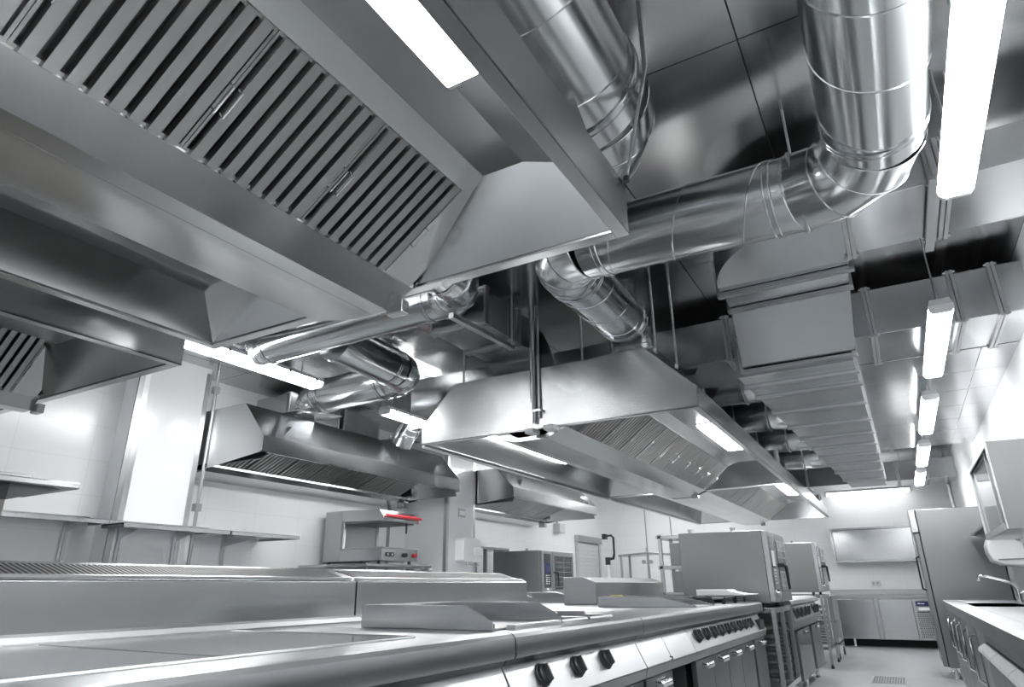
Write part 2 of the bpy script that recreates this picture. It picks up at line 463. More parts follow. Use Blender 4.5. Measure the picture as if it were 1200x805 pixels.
#        lip  l0   l1   fup  flow rail  mid   zl    zu    zf    zr
A_R = (.045, .10, .455, .53, .865, .985, 1.06, 2.40, 2.355, 2.12, 2.05)
A_L = (.045, .10, .40, .50, .75, .97, 1.05, 2.36, 2.42, 2.12, 2.05)
island_hood('large steel hood overhead with wide baffle filters, wire handles and a lit lamp', -2.7, -.585, -2.4, 1.815, 2.12, 2.315, 2.5, A_R, A_L,
            [(-1.5, -.4), (.1, 1.18)], [], (-2.05, -1.22), 8, 'island extraction hoods', (-2.07, 1.60))
B_R = (.045, .12, .90, .98, 1.30, 1.36, 1.41, 2.36, 2.42, 2.13, 2.06)
island_hood('steel hood with a small visible filter, between the big overhead hood and the tiled wall', -5.87, -3.05, -2.4, 1.88, 2.12, 2.29, 2.5, B_R, B_R,
            [], [], (-5.3, -3.6), 8, 'island extraction hoods', (-2.0, 1.68))
D_R = (.045, .10, .515, .645, .965, 1.13, 1.265, 2.40, 2.36, 2.12, 2.05)
D_L = (.045, .10, .35, .50, .72, .86, .99, 2.36, 2.42, 2.12, 2.05)
island_hood('long tapered steel island hood in mid room, section with the round duct on top', -3.22, -.965, 4.13, 8.15, 2.12, 2.265, 2.588, D_R, D_L,
            [(5.8, 7.05)], [(4.6, 6.6)], (-2.91, -1.29), 8, 'island extraction hoods', (4.36, 7.95), True, (.265, .425), (.115, .165))  # second, narrow lamp added to show as a bright strip
island_hood('far section of the tapered island hood, ending near the back wall', -3.22, -.965, 8.16, 12.75, 2.12, 2.265, 2.588, D_R, D_L,
            [(9.9, 11.3)], [], (-2.91, -1.29), 8, 'island extraction hoods', (8.40, 12.55), False, (.265, .425))
# hanging rods and clevis on the near end of the island hood
t = thing('hanger_rod', 'stout polished tube clamped upright on the near end of the island hood', 'rod', (-2.17, 4.10, 2.1))
m = MB(); m.sweep([(-2.17, 4.105, 2.16), (-2.17, 4.105, 3.1)], .021, 14); m.build('tube', CHROME, t)
m = MB(); m.sweep([(-2.125, 4.115, 2.2), (-2.125, 4.115, 3.1)], .01, 10); m.build('rod', ZINC, t)
m = MB(); m.box(-2.2, -2.1, 4.085, 4.128, 2.24, 2.262); m.build('clamp', CHROME, t, .003)
m = MB(); m.box(-2.2, -2.13, 4.02, 4.126, 2.07, 2.105); m.build('bracket', GREYP, t, .004)
m = MB(); m.box(-2.05, -1.97, 4.02, 4.126, 2.08, 2.115); m.build('bracket', GREYP, t, .004)
RODS = [((-2.93, 4.3), 2.59, 'thin rod above the sloping corner of the island hood'), ((-1.86, 4.35), 2.59, 'bare steel rod between the square and round ducts on the island hood'),
        ((-1.22, 4.16), 2.55, 'rod bolted to the hood roof in front of the round elbow'), ((-1.12, 4.3), 2.455, 'rod on the sloping cheek of the island hood')]
for (x, y), z, lb in RODS:
    t = thing('hanger_rod', lb, 'rod', (x, y, z))
    m = MB(); m.sweep([(x, y, z), (x, y, 3.1)], .0085, 8); m.build('rod', ZINC, t)
    m = MB(); m.cyl((x, y, z), (x, y, z + .03), .024, 6); m.build('nut', CHROME, t)
t = thing('hanger_rod', 'slim rod holding up the corner of the big overhead hood', 'rod', (-.61, 1.80, 2.3))
m = MB(); m.sweep([(-.576, 1.80, 2.32), (-.474, 1.80, 2.75), (-.474, 1.80, 3.1)], .006, 8); m.build('rod', ZINC, t)
m = MB(); m.sweep([(-.566, 1.79, 2.34), (-.464, 1.79, 2.76), (-.464, 1.79, 3.1)], .005, 8); m.build('wire', ZINC, t)
m = MB(); m.cyl((-.575, 1.80, 2.316), (-.575, 1.80, 2.335), .012, 8); m.build('nut', BLACK, t)

def wall_hood(label, xb, xf, y0, y1, zb, zs, zt, xt, group):
    t = thing('wall_hood', label, 'hood', (xb, (y0 + y1) / 2, zb), group)
    prof = [(xf, zb), (xf, zs), (xt, zt), (xb, zt), (xb, zb - .08)]
    m = MB(); m.sheet([((a, y0, b), (a, y1, b)) for a, b in prof], .003); m.build('canopy', HOOD, t)
    for ya, yb in ((y0, y0 + .003), (y1 - .003, y1)):
        m = MB(); m.prism(prof + [(xb + .3, zb - .09)], 'y', ya, yb); m.build('end_panel', HOODE, t)
    m = MB(); m.box(xf - .03, xf, y0, y1, zb, zb + .012); m.build('rim', HOODD, t, .003)
    fu = (xf - .17, zb + .24); fw = (xb + .34, zb - .03)
    m = MB(); m.sheet([((a, y0 + .02, b), (a, y1 - .02, b)) for a, b in ((xf - .03, zb + .012), (xf - .12, zb + .24), fu)], .003); m.build('lining_panel', HOODD, t)
    for ye, s in ((y0, 1), (y1, -1)):
        pts = [(ye + s * .02, zb - .06), (ye + s * .3, zb + .24), (ye + s * .34, zb + .3)]
        m = MB(); m.sheet([((xb + .3, a, b), (xf - .03, a, b)) for a, b in pts], .003); m.build('end_lining', HOODD, t)
    lm = bx(xf - .175, xf - .085, y0 + .5, y1 - .5, zb + .125, zb + .136).build('lamp', ALU, t, .003)  # unseen lamp added inside the hood to brighten the wall below
    bx(xf - .168, xf - .092, y0 + .53, y1 - .53, zb + .10, zb + .125).build('lamp_diffuser', ADDLAMP, lm, .006)
    n = round((y1 - y0 - .3) / .42); w = (y1 - y0 - .30) / n
    for i in range(n): baffle_filter(t, fu, fw, y0 + .02 + i * w, y0 + .02 + (i + 1) * w, 8, False)
    m = MB(); m.prism([(xb, zb - .14), (xb + .3, zb - .10), (xb + .36, zb - .06), (xb + .36, zb - .035), (xb, zb - .05)], 'y', y0, y1 - .1); tr = m.build('grease_trough', HOODD, t, .003)
    bx(xb + .22, xb + .34, y1 - .16, y1 - .08, zb - .17, zb - .08).build('drain_cup', STEEL, tr, .004)
    return t
wall_hood('steel hood on the tiled wall above the red handled grill', -5.94, -4.82, 3.87, 7.02, 2.2, 2.35, 2.69, -5.13, 'wall extraction hoods')
wall_hood('steel hood on the tiled wall above the combi oven with the glass door', -5.94, -4.62, 8.08, 11.1, 2.23, 2.38, 2.66, -4.90, 'wall extraction hoods')

# ---------------------------------------------------------------- round ducts
round_duct('ventilation_duct', 'fat spiral duct running overhead and bending down to the tapered island hood roof',
           [(.19, -2.6, 2.62), (.205, 2.70, 2.62), (-1.34, 2.83, 2.73), (-1.45, 4.37, 2.855), (-1.45, 4.38, 2.605)], .172, [.33, .24, .2], k=3, pitch=.33,
           straps=[((-.10, 2.73, 2.645), (1, 0, .06), 3.1)], collars=[((-1.45, 4.38, 2.595), (0, 0, 1))])
round_duct('ventilation_duct', 'widest spiral duct, lying along the top edge of the big overhead hood',
           [(-.75, -2.6, 2.80), (-.75, 2.17, 2.80), (-1.6, 2.17, 2.80), (-1.62, 2.17, 2.64)], .25, [.28, .14], pitch=.36)
round_duct('ventilation_duct', 'horizontal round duct showing just below the end of the big overhead hood',
           [(-4.45, 1.0, 2.9), (-4.45, 3.3, 2.9), (-2.22, 3.3, 2.915), (-2.20, 1.9, 2.915)], .145, [.2, .22], pitch=0)
round_duct('ventilation_duct', 'bent round duct rising from the roof of the hood over the red handled grill',
           [(-3.62, 3.47, 2.90), (-3.62, 4.42, 2.86), (-4.95, 4.50, 2.86), (-4.95, 4.52, 2.69)], .17, [.22, .14], cap0=True, collars=[((-4.95, 4.52, 2.69), (0, 0, 1))])
round_duct('ventilation_duct', 'short round duct elbow at the far end of the first wall hood roof',
           [(-4.1, 5.9, 2.92), (-4.75, 5.92, 2.9), (-4.98, 6.0, 2.68)], .13, [.15], collars=[((-5.0, 6.0, 2.69), (0, 0, 1))])
for i, y in enumerate((6.25, 7.6, 9.0, 10.6)):
    round_duct('branch_duct', ['first dark round branch duct behind the island hood fascia', 'second dark round branch duct, just past the first', 'third dark round branch duct along the seamed flat duct', 'last dark round branch duct before the back wall'][i],
               [(-.62, y, 2.85), (-1.9, y, 2.85), (-2.2, y, 2.80), (-2.2, y, 2.62)], .2, [.1, .17], 'branch ducts into the flat duct', 3, straps=[((-1.0, y, 2.85), (1, 0, 0), 3.1), ((-1.35, y, 2.85), (1, 0, 0), 3.1)])

# ---------------------------------------------------------------- rectangular ducts
def flange(parent, axis, at, a0, a1, z0, z1, w=.03, t=.045):
    """an angle-iron frame round a rectangular duct: axis = run direction"""
    m = MB(); h = t / 2
    for s in (-1, 1):
        o = at + s * .012
        lo, hi = (o - .009, o + .009)
        for (p0, p1, q0, q1) in ((a0 - w, a1 + w, z0 - w, z0), (a0 - w, a1 + w, z1, z1 + w), (a0 - w, a0, z0, z1), (a1, a1 + w, z0, z1)):
            if axis == 'y': m.box(p0, p1, lo, hi, q0, q1)
            else: m.box(lo, hi, p0, p1, q0, q1)
    for (a, z) in ((a0 - w / 2, z0 - w / 2), (a1 + w / 2, z0 - w / 2), (a0 - w / 2, z1 + w / 2), (a1 + w / 2, z1 + w / 2)):
        if axis == 'y': m.cyl((a, at - .035, z), (a, at + .035, z), .007, 6)
        else: m.cyl((at - .035, a, z), (at + .035, a, z), .007, 6)
    return m.build('flange', ZINC, parent, 0)

# cross duct (nearest) that turns and drops into the long flat duct
t = thing('rectangular_duct', 'flat galvanised duct crossing overhead, curving and dropping into a long seamed run', 'duct', (.5, 3.35, 2.7))
bx(.05, XR - .005, 3.08, 3.64, 2.72, 2.91).build('straight_section', GALV, t, .002)
arc = [(.05, 3.08)] + [(.05 - .72 * math.sin(a), 3.76 - .68 * math.cos(a)) for a in [PI / 2 * k / 14 for k in range(15)]] + [(.05, 3.76)]
m = MB(); m.prism(arc[::-1], 'z', 2.72, 2.91); m.build('curved_elbow', GALV, t, .002)
for x in (.07, .44, .49): flange(t, 'x', x, 3.08, 3.64, 2.72, 2.91, .022)
flange(t, 'y', 3.79, -.66, .04, 2.72, 2.91)
m = MB()   # offset that drops under the crossing duct
def sec(y, xa, xb, za, zb): return [(xa, y, za), (xb, y, za), (xb, y, zb), (xa, y, zb)]
def loft(m, S):
    for i in range(len(S) - 1): m.hexa(S[i] + S[i + 1])
drop = [sec(3.81, -.66, .04, 2.72, 2.91), sec(4.0, -.66, .03, 2.70, 2.90)]
m = MB(); loft(m, drop); m.build('drop_section', GALV, t)
m = MB(); loft(m, [sec(4.03, -.66, .03, 2.69, 2.89), sec(4.52, -.72, -.01, 2.45, 2.68)]); m.build('drop_section', GALV, t)
flange(t, 'y', 4.015, -.66, .03, 2.695, 2.89, .02)
flange(t, 'y', 4.54, -.72, -.02, 2.44, 2.66, .02)
yy = [4.56, 4.82, 5.15, 5.75, 6.4, 7.0, 7.6, 8.2, 8.8, 9.5, 10.3, 11.2]
def yx(y): f = (y - 4.56) / 6.2; return -.77 + .29 * f, -.035 + .04 * f
for i in range(len(yy) - 1):
    a, b = yy[i], yy[i + 1]; xa0, xa1 = yx(a); xb0, xb1 = yx(b)
    m = MB(); loft(m, [sec(a + .004, xa0, xa1, 2.40, 2.63), sec(b - .004, xb0, xb1, 2.40, 2.63)])
    m.build('straight_section', GALV, t, .0)
    if i: flange(t, 'y', a, xa0, xa1, 2.40, 2.63, .018)
m = MB()
for x, y in ((.43, 3.0), (.43, 3.72)): m.sweep([(x, y, 2.70), (x, y, CZ)], .007, 8)
m.box(.41, .45, 2.98, 3.74, 2.68, 2.70); m.build('hanger_strap', ZINC, t)

t = thing('rectangular_duct', 'deep galvanised duct crossing the room wall to wall in front of the low ceiling box', 'duct', (-.5, 5.2, 2.65))
for a, b in ((-3.95, -2.8), (-2.79, -1.6), (-1.59, -.88), (-.87, .1), (.11, .62), (.63, XR - .005)):
    bx(a, b, 4.87, 5.55, 2.65, 2.985).build('straight_section', GALV, t, .002)
for x in (-2.8, -1.6, -.86, .12, .63, .86): flange(t, 'x', x, 4.87, 5.55, 2.65, 2.985, .022)
t = thing('plenum_box', 'wide low sheet-metal ceiling box beyond the crossing duct, against the tiled wall', 'plenum', (.3, 7.6, 2.65))
k = 5.58
while k < 9.5:
    bx(-.05, XR - .004, k + .003, min(k + .62, 9.62) - .003, 2.652, 2.90).build('panel', PLEN, t, .003); k += .62
m = MB(); m.box(.795, .803, 5.6, 9.6, 2.646, 2.652); m.build('cover_strip', GALV, t)
t = thing('rectangular_duct', 'bluish grey duct crossing above the back wall lamp', 'duct', (0, 12.9, 2.6))
for a, b in ((-2.6, -1.2), (-1.19, .2), (.21, XR - .005)): bx(a, b, 12.62, 13.3, 2.64, 2.96).build('straight_section', GALV, t, .002)
for x in (-1.2, .2, .62): flange(t, 'x', x, 12.62, 13.3, 2.64, 2.96, .02)
m = MB()   # round cornered end near the hood
t2 = thing('rectangular_duct', 'square duct with a curved boot bending down into the island hood roof', 'duct', (-2.27, 4.45, 2.6))
bx(-2.66, -2.215, 3.48, 3.95, 2.76, 3.02).build('straight_section', GALV, t2, .002)
poly = [(3.97, 2.76), (3.97, 3.02)] + [(4.20 + .42 * math.sin(a), 2.60 + .42 * math.cos(a)) for a in [PI / 2 * k / 12 for k in range(13)]] + \
       [(4.20 + .16 * math.cos(a), 2.60 + .16 * math.sin(a)) for a in [PI / 2 * k / 8 for k in range(9)]]
m = MB(); m.prism(poly[::-1], 'x', -2.66, -2.215); m.build('curved_elbow', GALV, t2, .002)
for y in (3.5, 3.96): flange(t2, 'y', y, -2.66, -2.215, 2.76, 3.02, .018)
bx(-2.69, -2.20, 4.33, 4.65, 2.595, 2.63).build('collar', GALV, t2, .003)
t = thing('support_strut', 'pale square strut slung under the square duct beside the round duct', 'strut', (-2.24, 3.5, 2.72))
m = MB(); m.hexa([(-2.285, 3.16, 2.68), (-2.245, 3.16, 2.68), (-2.22, 3.92, 2.69), (-2.26, 3.92, 2.69), (-2.285, 3.16, 2.72), (-2.245, 3.16, 2.72), (-2.22, 3.92, 2.725), (-2.26, 3.92, 2.725)])
m.build('bar', ALU, t, .003); m = MB(); m.sweep([(-2.20, 3.85, 2.70), (-2.20, 3.85, 3.1)], .007, 8); m.build('rod', ZINC, t)
for a, b, lb in ((4.62, 5.35, 'bright square duct end standing behind the bent round duct on the wall hood'), (5.45, 6.05, 'second square duct end behind the wall hood, next to the bright one')):
    t = thing('rectangular_duct', lb, 'duct', (-5.5, a, 2.7), 'square duct ends on the wall')
    bx(-5.94, -5.40, a, b, 2.70, 3.02).build('straight_section', GALV, t, .003); flange(t, 'x', -5.42, a, b, 2.70, 3.02, .015)

# ---------------------------------------------------------------- lamps
def tube_light(label, x, y0, y1, z, w=.125, group='ceiling strip lights', rods=(CZ, CZ), mat=None):
    t = thing('ceiling_light', label, 'lamp', (x, (y0 + y1) / 2, z), group)
    h = w / 2
    m = MB(); m.prism([(x - h, z + .045), (x + h, z + .045), (x + h * .8, z + .085), (x - h * .8, z + .085)], 'y', y0, y1); m.build('housing', GREYP, t, .004)
    m = MB(); m.prism([(x - h, z + .046), (x - h, z + .02), (x - h * .72, z), (x + h * .72, z), (x + h, z + .02), (x + h, z + .046)], 'y', y0 + .012, y1 - .012); m.build('diffuser', mat or LAMP, t, .004)
    for e, s in ((y0, -1), (y1, 1)):
        m = MB(); m.prism([(x - h * 1.02, z + .048), (x - h * 1.02, z + .018), (x - h * .74, z - .002), (x + h * .74, z - .002), (x + h * 1.02, z + .018), (x + h * 1.02, z + .048)], 'y', min(e, e - s * .022), max(e, e - s * .022)); m.build('end_cap', WHITEP, t, .003)
    if rods:
        for yy, ct in ((y0 + .12, rods[0]), (y1 - .2, rods[1])):
            m = MB(); m.sweep([(x - .03, yy, z + .08), (x, yy, z + .13), (x, yy, ct)], .005, 8); m.sweep([(x + .03, yy, z + .08), (x, yy, z + .13)], .004, 8); m.build('suspension', ZINC, t)
    for yy in [y0 + .1 + i * (y1 - y0 - .2) / 4 for i in range(5)]:
        for sx in (-1, 1):
            o = bx(x + sx * (h + .0025) - .0035, x + sx * (h + .0025) + .0035, yy - .012, yy + .012, z + .03, z + .06).build('clip', CHROME, t)
    return t
for (a, b, lb) in ((1.35, 2.855, 'large bright strip light hanging beside the fat spiral duct'), (4.21, 5.69, 'second strip light, hung below the deep crossing duct'),
                   (6.40, 8.0, 'third strip light under the low ceiling box'), (8.75, 10.3, 'fourth strip light of the row above the sink counter'), (10.9, 12.4, 'last strip light of the row, nearest the back wall lamp'),
                   (-1.4, .1, 'unseen fill strip light added to the same row behind the viewer')):  # last entry is an added fill lamp out of view
    tube_light(lb, .468, a, b, 2.50, .125, rods={4.21: (CZ, 2.648), 6.40: (2.648, 2.648), 8.75: (2.648, CZ)}.get(a, (CZ, CZ)))
tube_light('long strip light showing above the white pier and first wall hood', -4.36, 2.6, 4.02, 2.75, .17, mat=LAMPW)
tube_light('short strip light seen between the two wall hoods', -4.45, 5.05, 6.2, 2.75, .15, mat=LAMPW)
tube_light('unseen strip light added over the wall beyond the second wall hood', -4.3, 8.3, 11.2, 2.8, .15, mat=LAMPW)  # extra lamp hidden by the island hood, brightens this wall
tube_light('fill strip light added over the wash frame, hidden behind the island hood', -4.3, 11.7, 14.1, 2.8, .15, mat=ADDLAMP)  # hidden lamp added to lift the far end of the tiled wall
tube_light('unseen strip light added over the aisle behind the viewer near the tiled wall', -4.3, -2.8, -1.2, 2.8, .15, mat=LAMPW)  # added fill for the wall side, never in view
tube_light('unseen strip light added behind the viewer over the range island', -2.0, -3.3, -2.6, 2.8, .15)  # added fill from behind the camera
tube_light('fill strip light added over the wall aisle, hidden behind the second steel hood', -4.45, -.7, 1.7, 2.85, .15, mat=LAMP)  # extra hidden lamp, added for more fill
t = thing('ceiling_light', 'fill strip light added near the back wall, hidden above the island hood', 'lamp', (-3.0, 13.6, 2.8), 'ceiling strip lights')  # hidden lamp added to even out the back wall
bx(-4.0, -2.0, 13.53, 13.67, 2.84, 2.88).build('housing', GREYP, t, .004); bx(-3.98, -2.02, 13.54, 13.66, 2.80, 2.84).build('diffuser', LAMPB, t, .01)
for x in (-3.8, -2.2):
    m = MB(); m.sweep([(x, 13.6, 2.88), (x, 13.6, 3.1)], .006, 8); m.build('suspension', ZINC, t)
t = thing('wall_light', 'long strip light fixed high on the back wall', 'lamp', (-.34, 14.3, 2.65))
bx(-1.10, .40, 14.24, 14.36, 2.70, 2.74).build('housing', GREYP, t, .004)
m = MB(); m.prism([(14.24, 2.70), (14.245, 2.665), (14.27, 2.645), (14.33, 2.645), (14.355, 2.665), (14.36, 2.70)], 'x', -1.05, .36); m.build('diffuser', LAMPB, t, .004)
for a in (-1.10, .36): bx(a, a + .045, 14.235, 14.365, 2.645, 2.72).build('end_cap', WHITEP, t, .003)
for x in (-.9, -.25, .3):
    m = MB(); m.sweep([(x, 14.3, 2.74), (x, 14.3, 3.1)], .007, 8); m.build('suspension', ZINC, t)

# ---------------------------------------------------------------- cooking island
def bow(m, p, q, out, r=.008, n=10, sag=.35):
    """a D-shaped pull between p and q, standing out along vector out"""
    p, q, o = Vector(p), Vector(q), Vector(out)
    d = q - p
    pts = [p, p + o * .75 + d * .04, p + o + d * .16, q + o - d * .16, q + o * .75 - d * .04, q]
    m.sweep(pts, r, n)

def worktop(parent, y0, y1, xb=-2.09, xf=-1.07, z=.9, s=1):
    pr = [(xb, z), (xf - s * .03, z), (xf - s * .012, z - .004), (xf - s * .003, z - .014), (xf, z - .03), (xf, z - .065), (xf - s * .004, z - .072), (xf - s * .012, z - .075), (xb, z - .075)]
    m = MB(); m.prism(pr, 'y', y0 + .0015, y1 - .0015)
    return m.build('worktop', TOP, parent, 0, 30)

def panel_front(parent, y0, y1, parts=1):
    bx(-2.09, -1.14, y0 + .001, y1 - .001, .13, .828).build('body', STEELV, parent)
    m = MB(); m.prism([(-1.14, .828), (-1.10, .828), (-1.115, .805), (-1.14, .80)], 'y', y0 + .002, y1 - .002); m.build('recess_shade_strip', DARKST, parent)  # dark strip paints the shade under the worktop nose
    m = MB(); m.prism([(-1.14, .806), (-1.122, .806), (-1.064, .692), (-1.064, .684), (-1.14, .684)], 'y', y0 + .002, y1 - .002)
    cp = m.build('control_panel', PANELST, parent, .003)
    m = MB(); m.prism([(-1.14, .684), (-1.066, .684), (-1.074, .648), (-1.14, .648)], 'y', y0 + .002, y1 - .002); m.build('lower_rail', MIDST, parent, .002)
    return cp

def knob(parent, y, u=.42, r=.030, mat=BLACK):
    """control knob on the sloping panel; u = 0 top, 1 bottom"""
    P = Vector((-1.122 + .058 * u, y, .806 - .114 * u)); nrm = Vector((.114, 0, .058)).normalized()
    dn = Vector((.058, 0, -.114)).normalized()
    m = MB(); m.sweep([P, P + nrm * .004, P + nrm * .006], [r * 1.12, r * 1.12, r * 1.02], 28)
    m.sweep([P + nrm * .006, P + nrm * .016, P + nrm * .019], [r, r * .96, r * .84], 28)
    k = m.build('knob', mat, parent)
    m = MB(); s = Vector((0, 1, 0))
    a = dn * (r * .84); w = s * (r * .22); w2 = s * (r * .15)
    b0 = P + nrm * .017; b1 = P + nrm * .036
    m.hexa([b0 - a - w, b0 + a - w, b0 + a + w, b0 - a + w, b1 - a * .92 - w2, b1 + a * .92 - w2, b1 + a * .92 + w2, b1 - a * .92 + w2])
    m.build('grip', BLACK, k, .003)
    m = MB(); q = b1 - a * .7; m.box(q.x - .002, q.x + .002, y - .0015, y + .0015, q.z - .002, q.z + .004); m.build('pointer', WHITEP, k)
    return k

def front_door(parent, y0, y1, z0=.16, z1=.64, handle='top', mat=OVENST, x=-1.085):
    d = bx(x - .03, x, y0 + .004, y1 - .004, z0, z1).build('door', mat, parent, .004)
    c = (y0 + y1) / 2; w = min(.075, (y1 - y0) * .34)
    m = MB(); z = z1 - .028
    # a thick cup pull
    pr = [(x, z + .016), (x + .028, z + .012), (x + .038, z), (x + .036, z - .018), (x + .028, z - .022), (x + .024, z - .004), (x, z)]
    m.prism(pr, 'y', c - w, c + w)
    m.box(x, x + .03, c - w, c - w + .01, z - .02, z + .01); m.box(x, x + .03, c + w - .01, c + w, z - .02, z + .01)
    m.build('handle', WHITEP if mat is None else CHROME, d, .004)
    return d

def foot(parent, x, y, h=.13, r=.022):
    m = MB(); m.cyl((x, y, 0.004), (x, y, h), r, 14); m.cyl((x, y, 0), (x, y, .02), r * 1.35, 14, r * 1.1); m.build('leg', CHROME, parent)

def splash(label, y0, y1, z1=1.06, open_end=True):
    t = thing('splashback', label, 'splashback', (-2.2, (y0 + y1) / 2, .9), 'range splashbacks')
    m = MB(); m.prism([(-2.36, .902), (-2.095, .902), (-2.095, z1), (-2.10, z1 + .004), (-2.30, z1 + .058), (-2.36, z1 + .058)], 'y', y0 + .002, y1 - .002); m.build('body', STEEL, t, .003)
    # slanted vent: dark bed with pressed bars across it
    ux, uz = -.2, .054; L = math.hypot(ux, uz); ux /= L; uz /= L; nx, nz = -uz, ux
    nx, nz = (uz, -ux)
    def Q(u, h): return (-2.10 + ux * u + nx * h * (1 if nz > 0 else -1), z1 + .004 + uz * u + nz * h * (1 if nz > 0 else -1))
    a, b = .03, L - .035
    m = MB(); m.prism([Q(a, .0005), Q(b, .0005), Q(b, .002), Q(a, .002)], 'y', y0 + .03, y1 - .03); bed = m.build('vent_bed', VOID, t)
    m = MB(); p = .0172; n = int((y1 - y0 - .07) / p)
    for i in range(n + 1):
        c = y0 + .035 + i * (y1 - y0 - .07) / n; w = .0023; sk = -.004
        p0, p1, p2, p3 = Q(a, .0019), Q(b, .0019), Q(b, .0027), Q(a, .0027)
        m.hexa([(p0[0], c - w, p0[1]), (p0[0], c + w, p0[1]), (p1[0], c + w + sk, p1[1]), (p1[0], c - w + sk, p1[1]), (p3[0], c - w, p3[1]), (p3[0], c + w, p3[1]), (p2[0], c + w + sk, p2[1]), (p2[0], c - w + sk, p2[1])])
    m.build('vent_grille', GRILLE, t)
    m = MB(); m.prism([Q(a - .01, .0), Q(a, .0), Q(a, .007), Q(a - .01, .007)], 'y', y0 + .01, y1 - .01); m.build('bead', ALU, t)
    m = MB(); m.prism([(-2.095, .902), (-2.05, .902), (-2.055, .918), (-2.095, .924)], 'y', y0 + .002, y1 - .002); m.build('foot_ledge', MIDST, t)
    return t
splash('long splashback with a slotted vent along the top, at the front of the cooking island', -1.0, 2.27)
splash('shorter slotted splashback standing behind the upright griddle guard', 2.275, 3.83)

# module 1: ceramic hob
t = thing('cooking_range', 'range module with dark glass hob plates in front of the long splashback', 'range', (-1.6, .6, 0), 'range modules of the cooking island')
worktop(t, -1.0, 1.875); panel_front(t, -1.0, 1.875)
for a, b in ((-.55, .955), (.975, 1.56)):
    g = bx(-1.98, -1.24, a, b, .9, .9035).build('hob_plate', HOBG, t, .001)
m = MB()
for (p, q) in (((-1.995, -.57), (-1.225, -.57)), ((-1.225, -.57), (-1.225, 1.575)), ((-1.225, 1.575), (-1.995, 1.575)), ((-1.995, 1.575), (-1.995, -.57))):
    m.sweep([(p[0], p[1], .902), (q[0], q[1], .902)], .004, 6)
m.build('hob_trim', ALU, t)
for y in (-.6, -.2, .2, .6, 1.0, 1.4): knob(t, y)
for a, b in ((-.99, -.2), (-.2, .55), (.55, 1.2), (1.2, 1.86)): front_door(t, a, b)
for y in (-.9, .4, 1.75): foot(t, -1.2, y)

# module 2: griddle with guard and fry basins
t = thing('cooking_range', 'range module with the walled griddle and three black knobs', 'range', (-1.6, 2.45, 0), 'range modules of the cooking island')
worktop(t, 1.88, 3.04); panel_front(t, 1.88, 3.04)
for y in (2.10, 2.37, 2.64): knob(t, y, .42, .034)
bx(-1.70, -1.17, 1.925, 2.38, .9, .908).build('griddle_plate', TOP, t, .003)
m = MB()
prof = [(-1.71, .9), (-1.165, .9), (-1.165, .925), (-1.185, .934), (-1.262, .972), (-1.29, .976), (-1.71, .976)]
m.prism(prof, 'y', 1.90, 1.912); m.build('guard_plate', STEEL, t, .003)
MB().prism(prof, 'y', 2.395, 2.407).build('guard_plate', STEEL, t, .003); bx(-1.72, -1.708, 1.90, 2.407, .9, .976).build('guard_plate', STEEL, t, .003)
m = MB(); m.box(-1.165, -1.13, 1.98, 2.33, .899, .912); m.box(-1.165, -1.13, 1.98, 2.33, .912, .916); m.build('grease_drawer', ALU, t, .003)
for a, b in ((2.47, 2.70), (2.74, 2.98)):
    m = MB()
    o = [(-1.75, a), (-1.2, a), (-1.2, b), (-1.75, b)]
    m.sweep([(x, y, .904) for x, y in o], .008, 8, closed=True); m.box(-1.74, -1.21, a + .01, b - .01, .899, .9015)
    m.build('fry_basin', TOP, t)
bx(-1.7, -1.25, 2.52, 2.54, .905, .935).build('basin_divider', MIDST, t, .004); bx(-1.7, -1.25, 2.80, 2.815, .905, .93).build('basin_divider', MIDST, t, .004)
for a, b in ((1.89, 2.24), (2.24, 2.64), (2.64, 3.04)): front_door(t, a, b, .40, .64)
for a, b in ((1.89, 2.64), (2.64, 3.04)): bx(-1.115, -1.088, a + .004, b - .004, .16, .392).build('kick_panel', STEELV, t, .003)
for y in (1.95, 2.95): foot(t, -1.2, y)

# module 3: burners
t = thing('cooking_range', 'range module with a row of black knobs and tall doors with cup pulls', 'range', (-1.6, 4.5, 0), 'range modules of the cooking island')
worktop(t, 3.045, 6.0)
bx(-2.09, -1.14, 3.046, 3.47, .13, .828).build('body', STEELV, t)
bx(-2.09, -1.14, 3.87, 5.998, .13, .828).build('body', STEELV, t)
bx(-2.09, -1.8, 3.47, 3.87, .13, .828).build('body', STEELV, t)
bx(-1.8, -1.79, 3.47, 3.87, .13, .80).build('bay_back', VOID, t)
bx(-1.79, -1.10, 3.47, 3.87, .13, .15).build('bay_shelf', DARKST, t)
m = MB(); m.prism([(-1.14, .828), (-1.10, .828), (-1.115, .805), (-1.14, .80)], 'y', 3.046, 5.998); m.build('recess_shade_strip', DARKST, t)  # shade under the nose, drawn as a dark steel strip
for a, b in ((3.046, 3.42), (3.424, 3.86), (3.864, 5.70), (5.704, 5.998)):
    m = MB(); m.prism([(-1.14, .806), (-1.122, .806), (-1.064, .692), (-1.064, .684), (-1.14, .684)], 'y', a, b); m.build('control_panel', PANELST, t, .003)
m = MB(); m.prism([(-1.14, .684), (-1.066, .684), (-1.074, .648), (-1.14, .648)], 'y', 3.046, 5.998); m.build('lower_rail', MIDST, t, .002)
for i in range(9): knob(t, 4.02 + i * .185, .42, .034)
m = MB(); m.cyl((-1.10, 3.40, .70), (-1.058, 3.40, .70), .009, 14); m.build('lock_button', CHROME, t)
bx(-1.105, -1.064, 5.76, 5.93, .70, .77).build('thermostat_box', BLACK, t, .004)
front_door(t, 3.07, 3.47, .40, .64); bx(-1.115, -1.088, 3.07, 3.465, .16, .392).build('kick_panel', STEELV, t, .003)
for a, b in ((3.90, 4.28), (4.28, 4.66), (4.66, 5.06), (5.06, 5.50), (5.56, 5.98)): front_door(t, a, b)
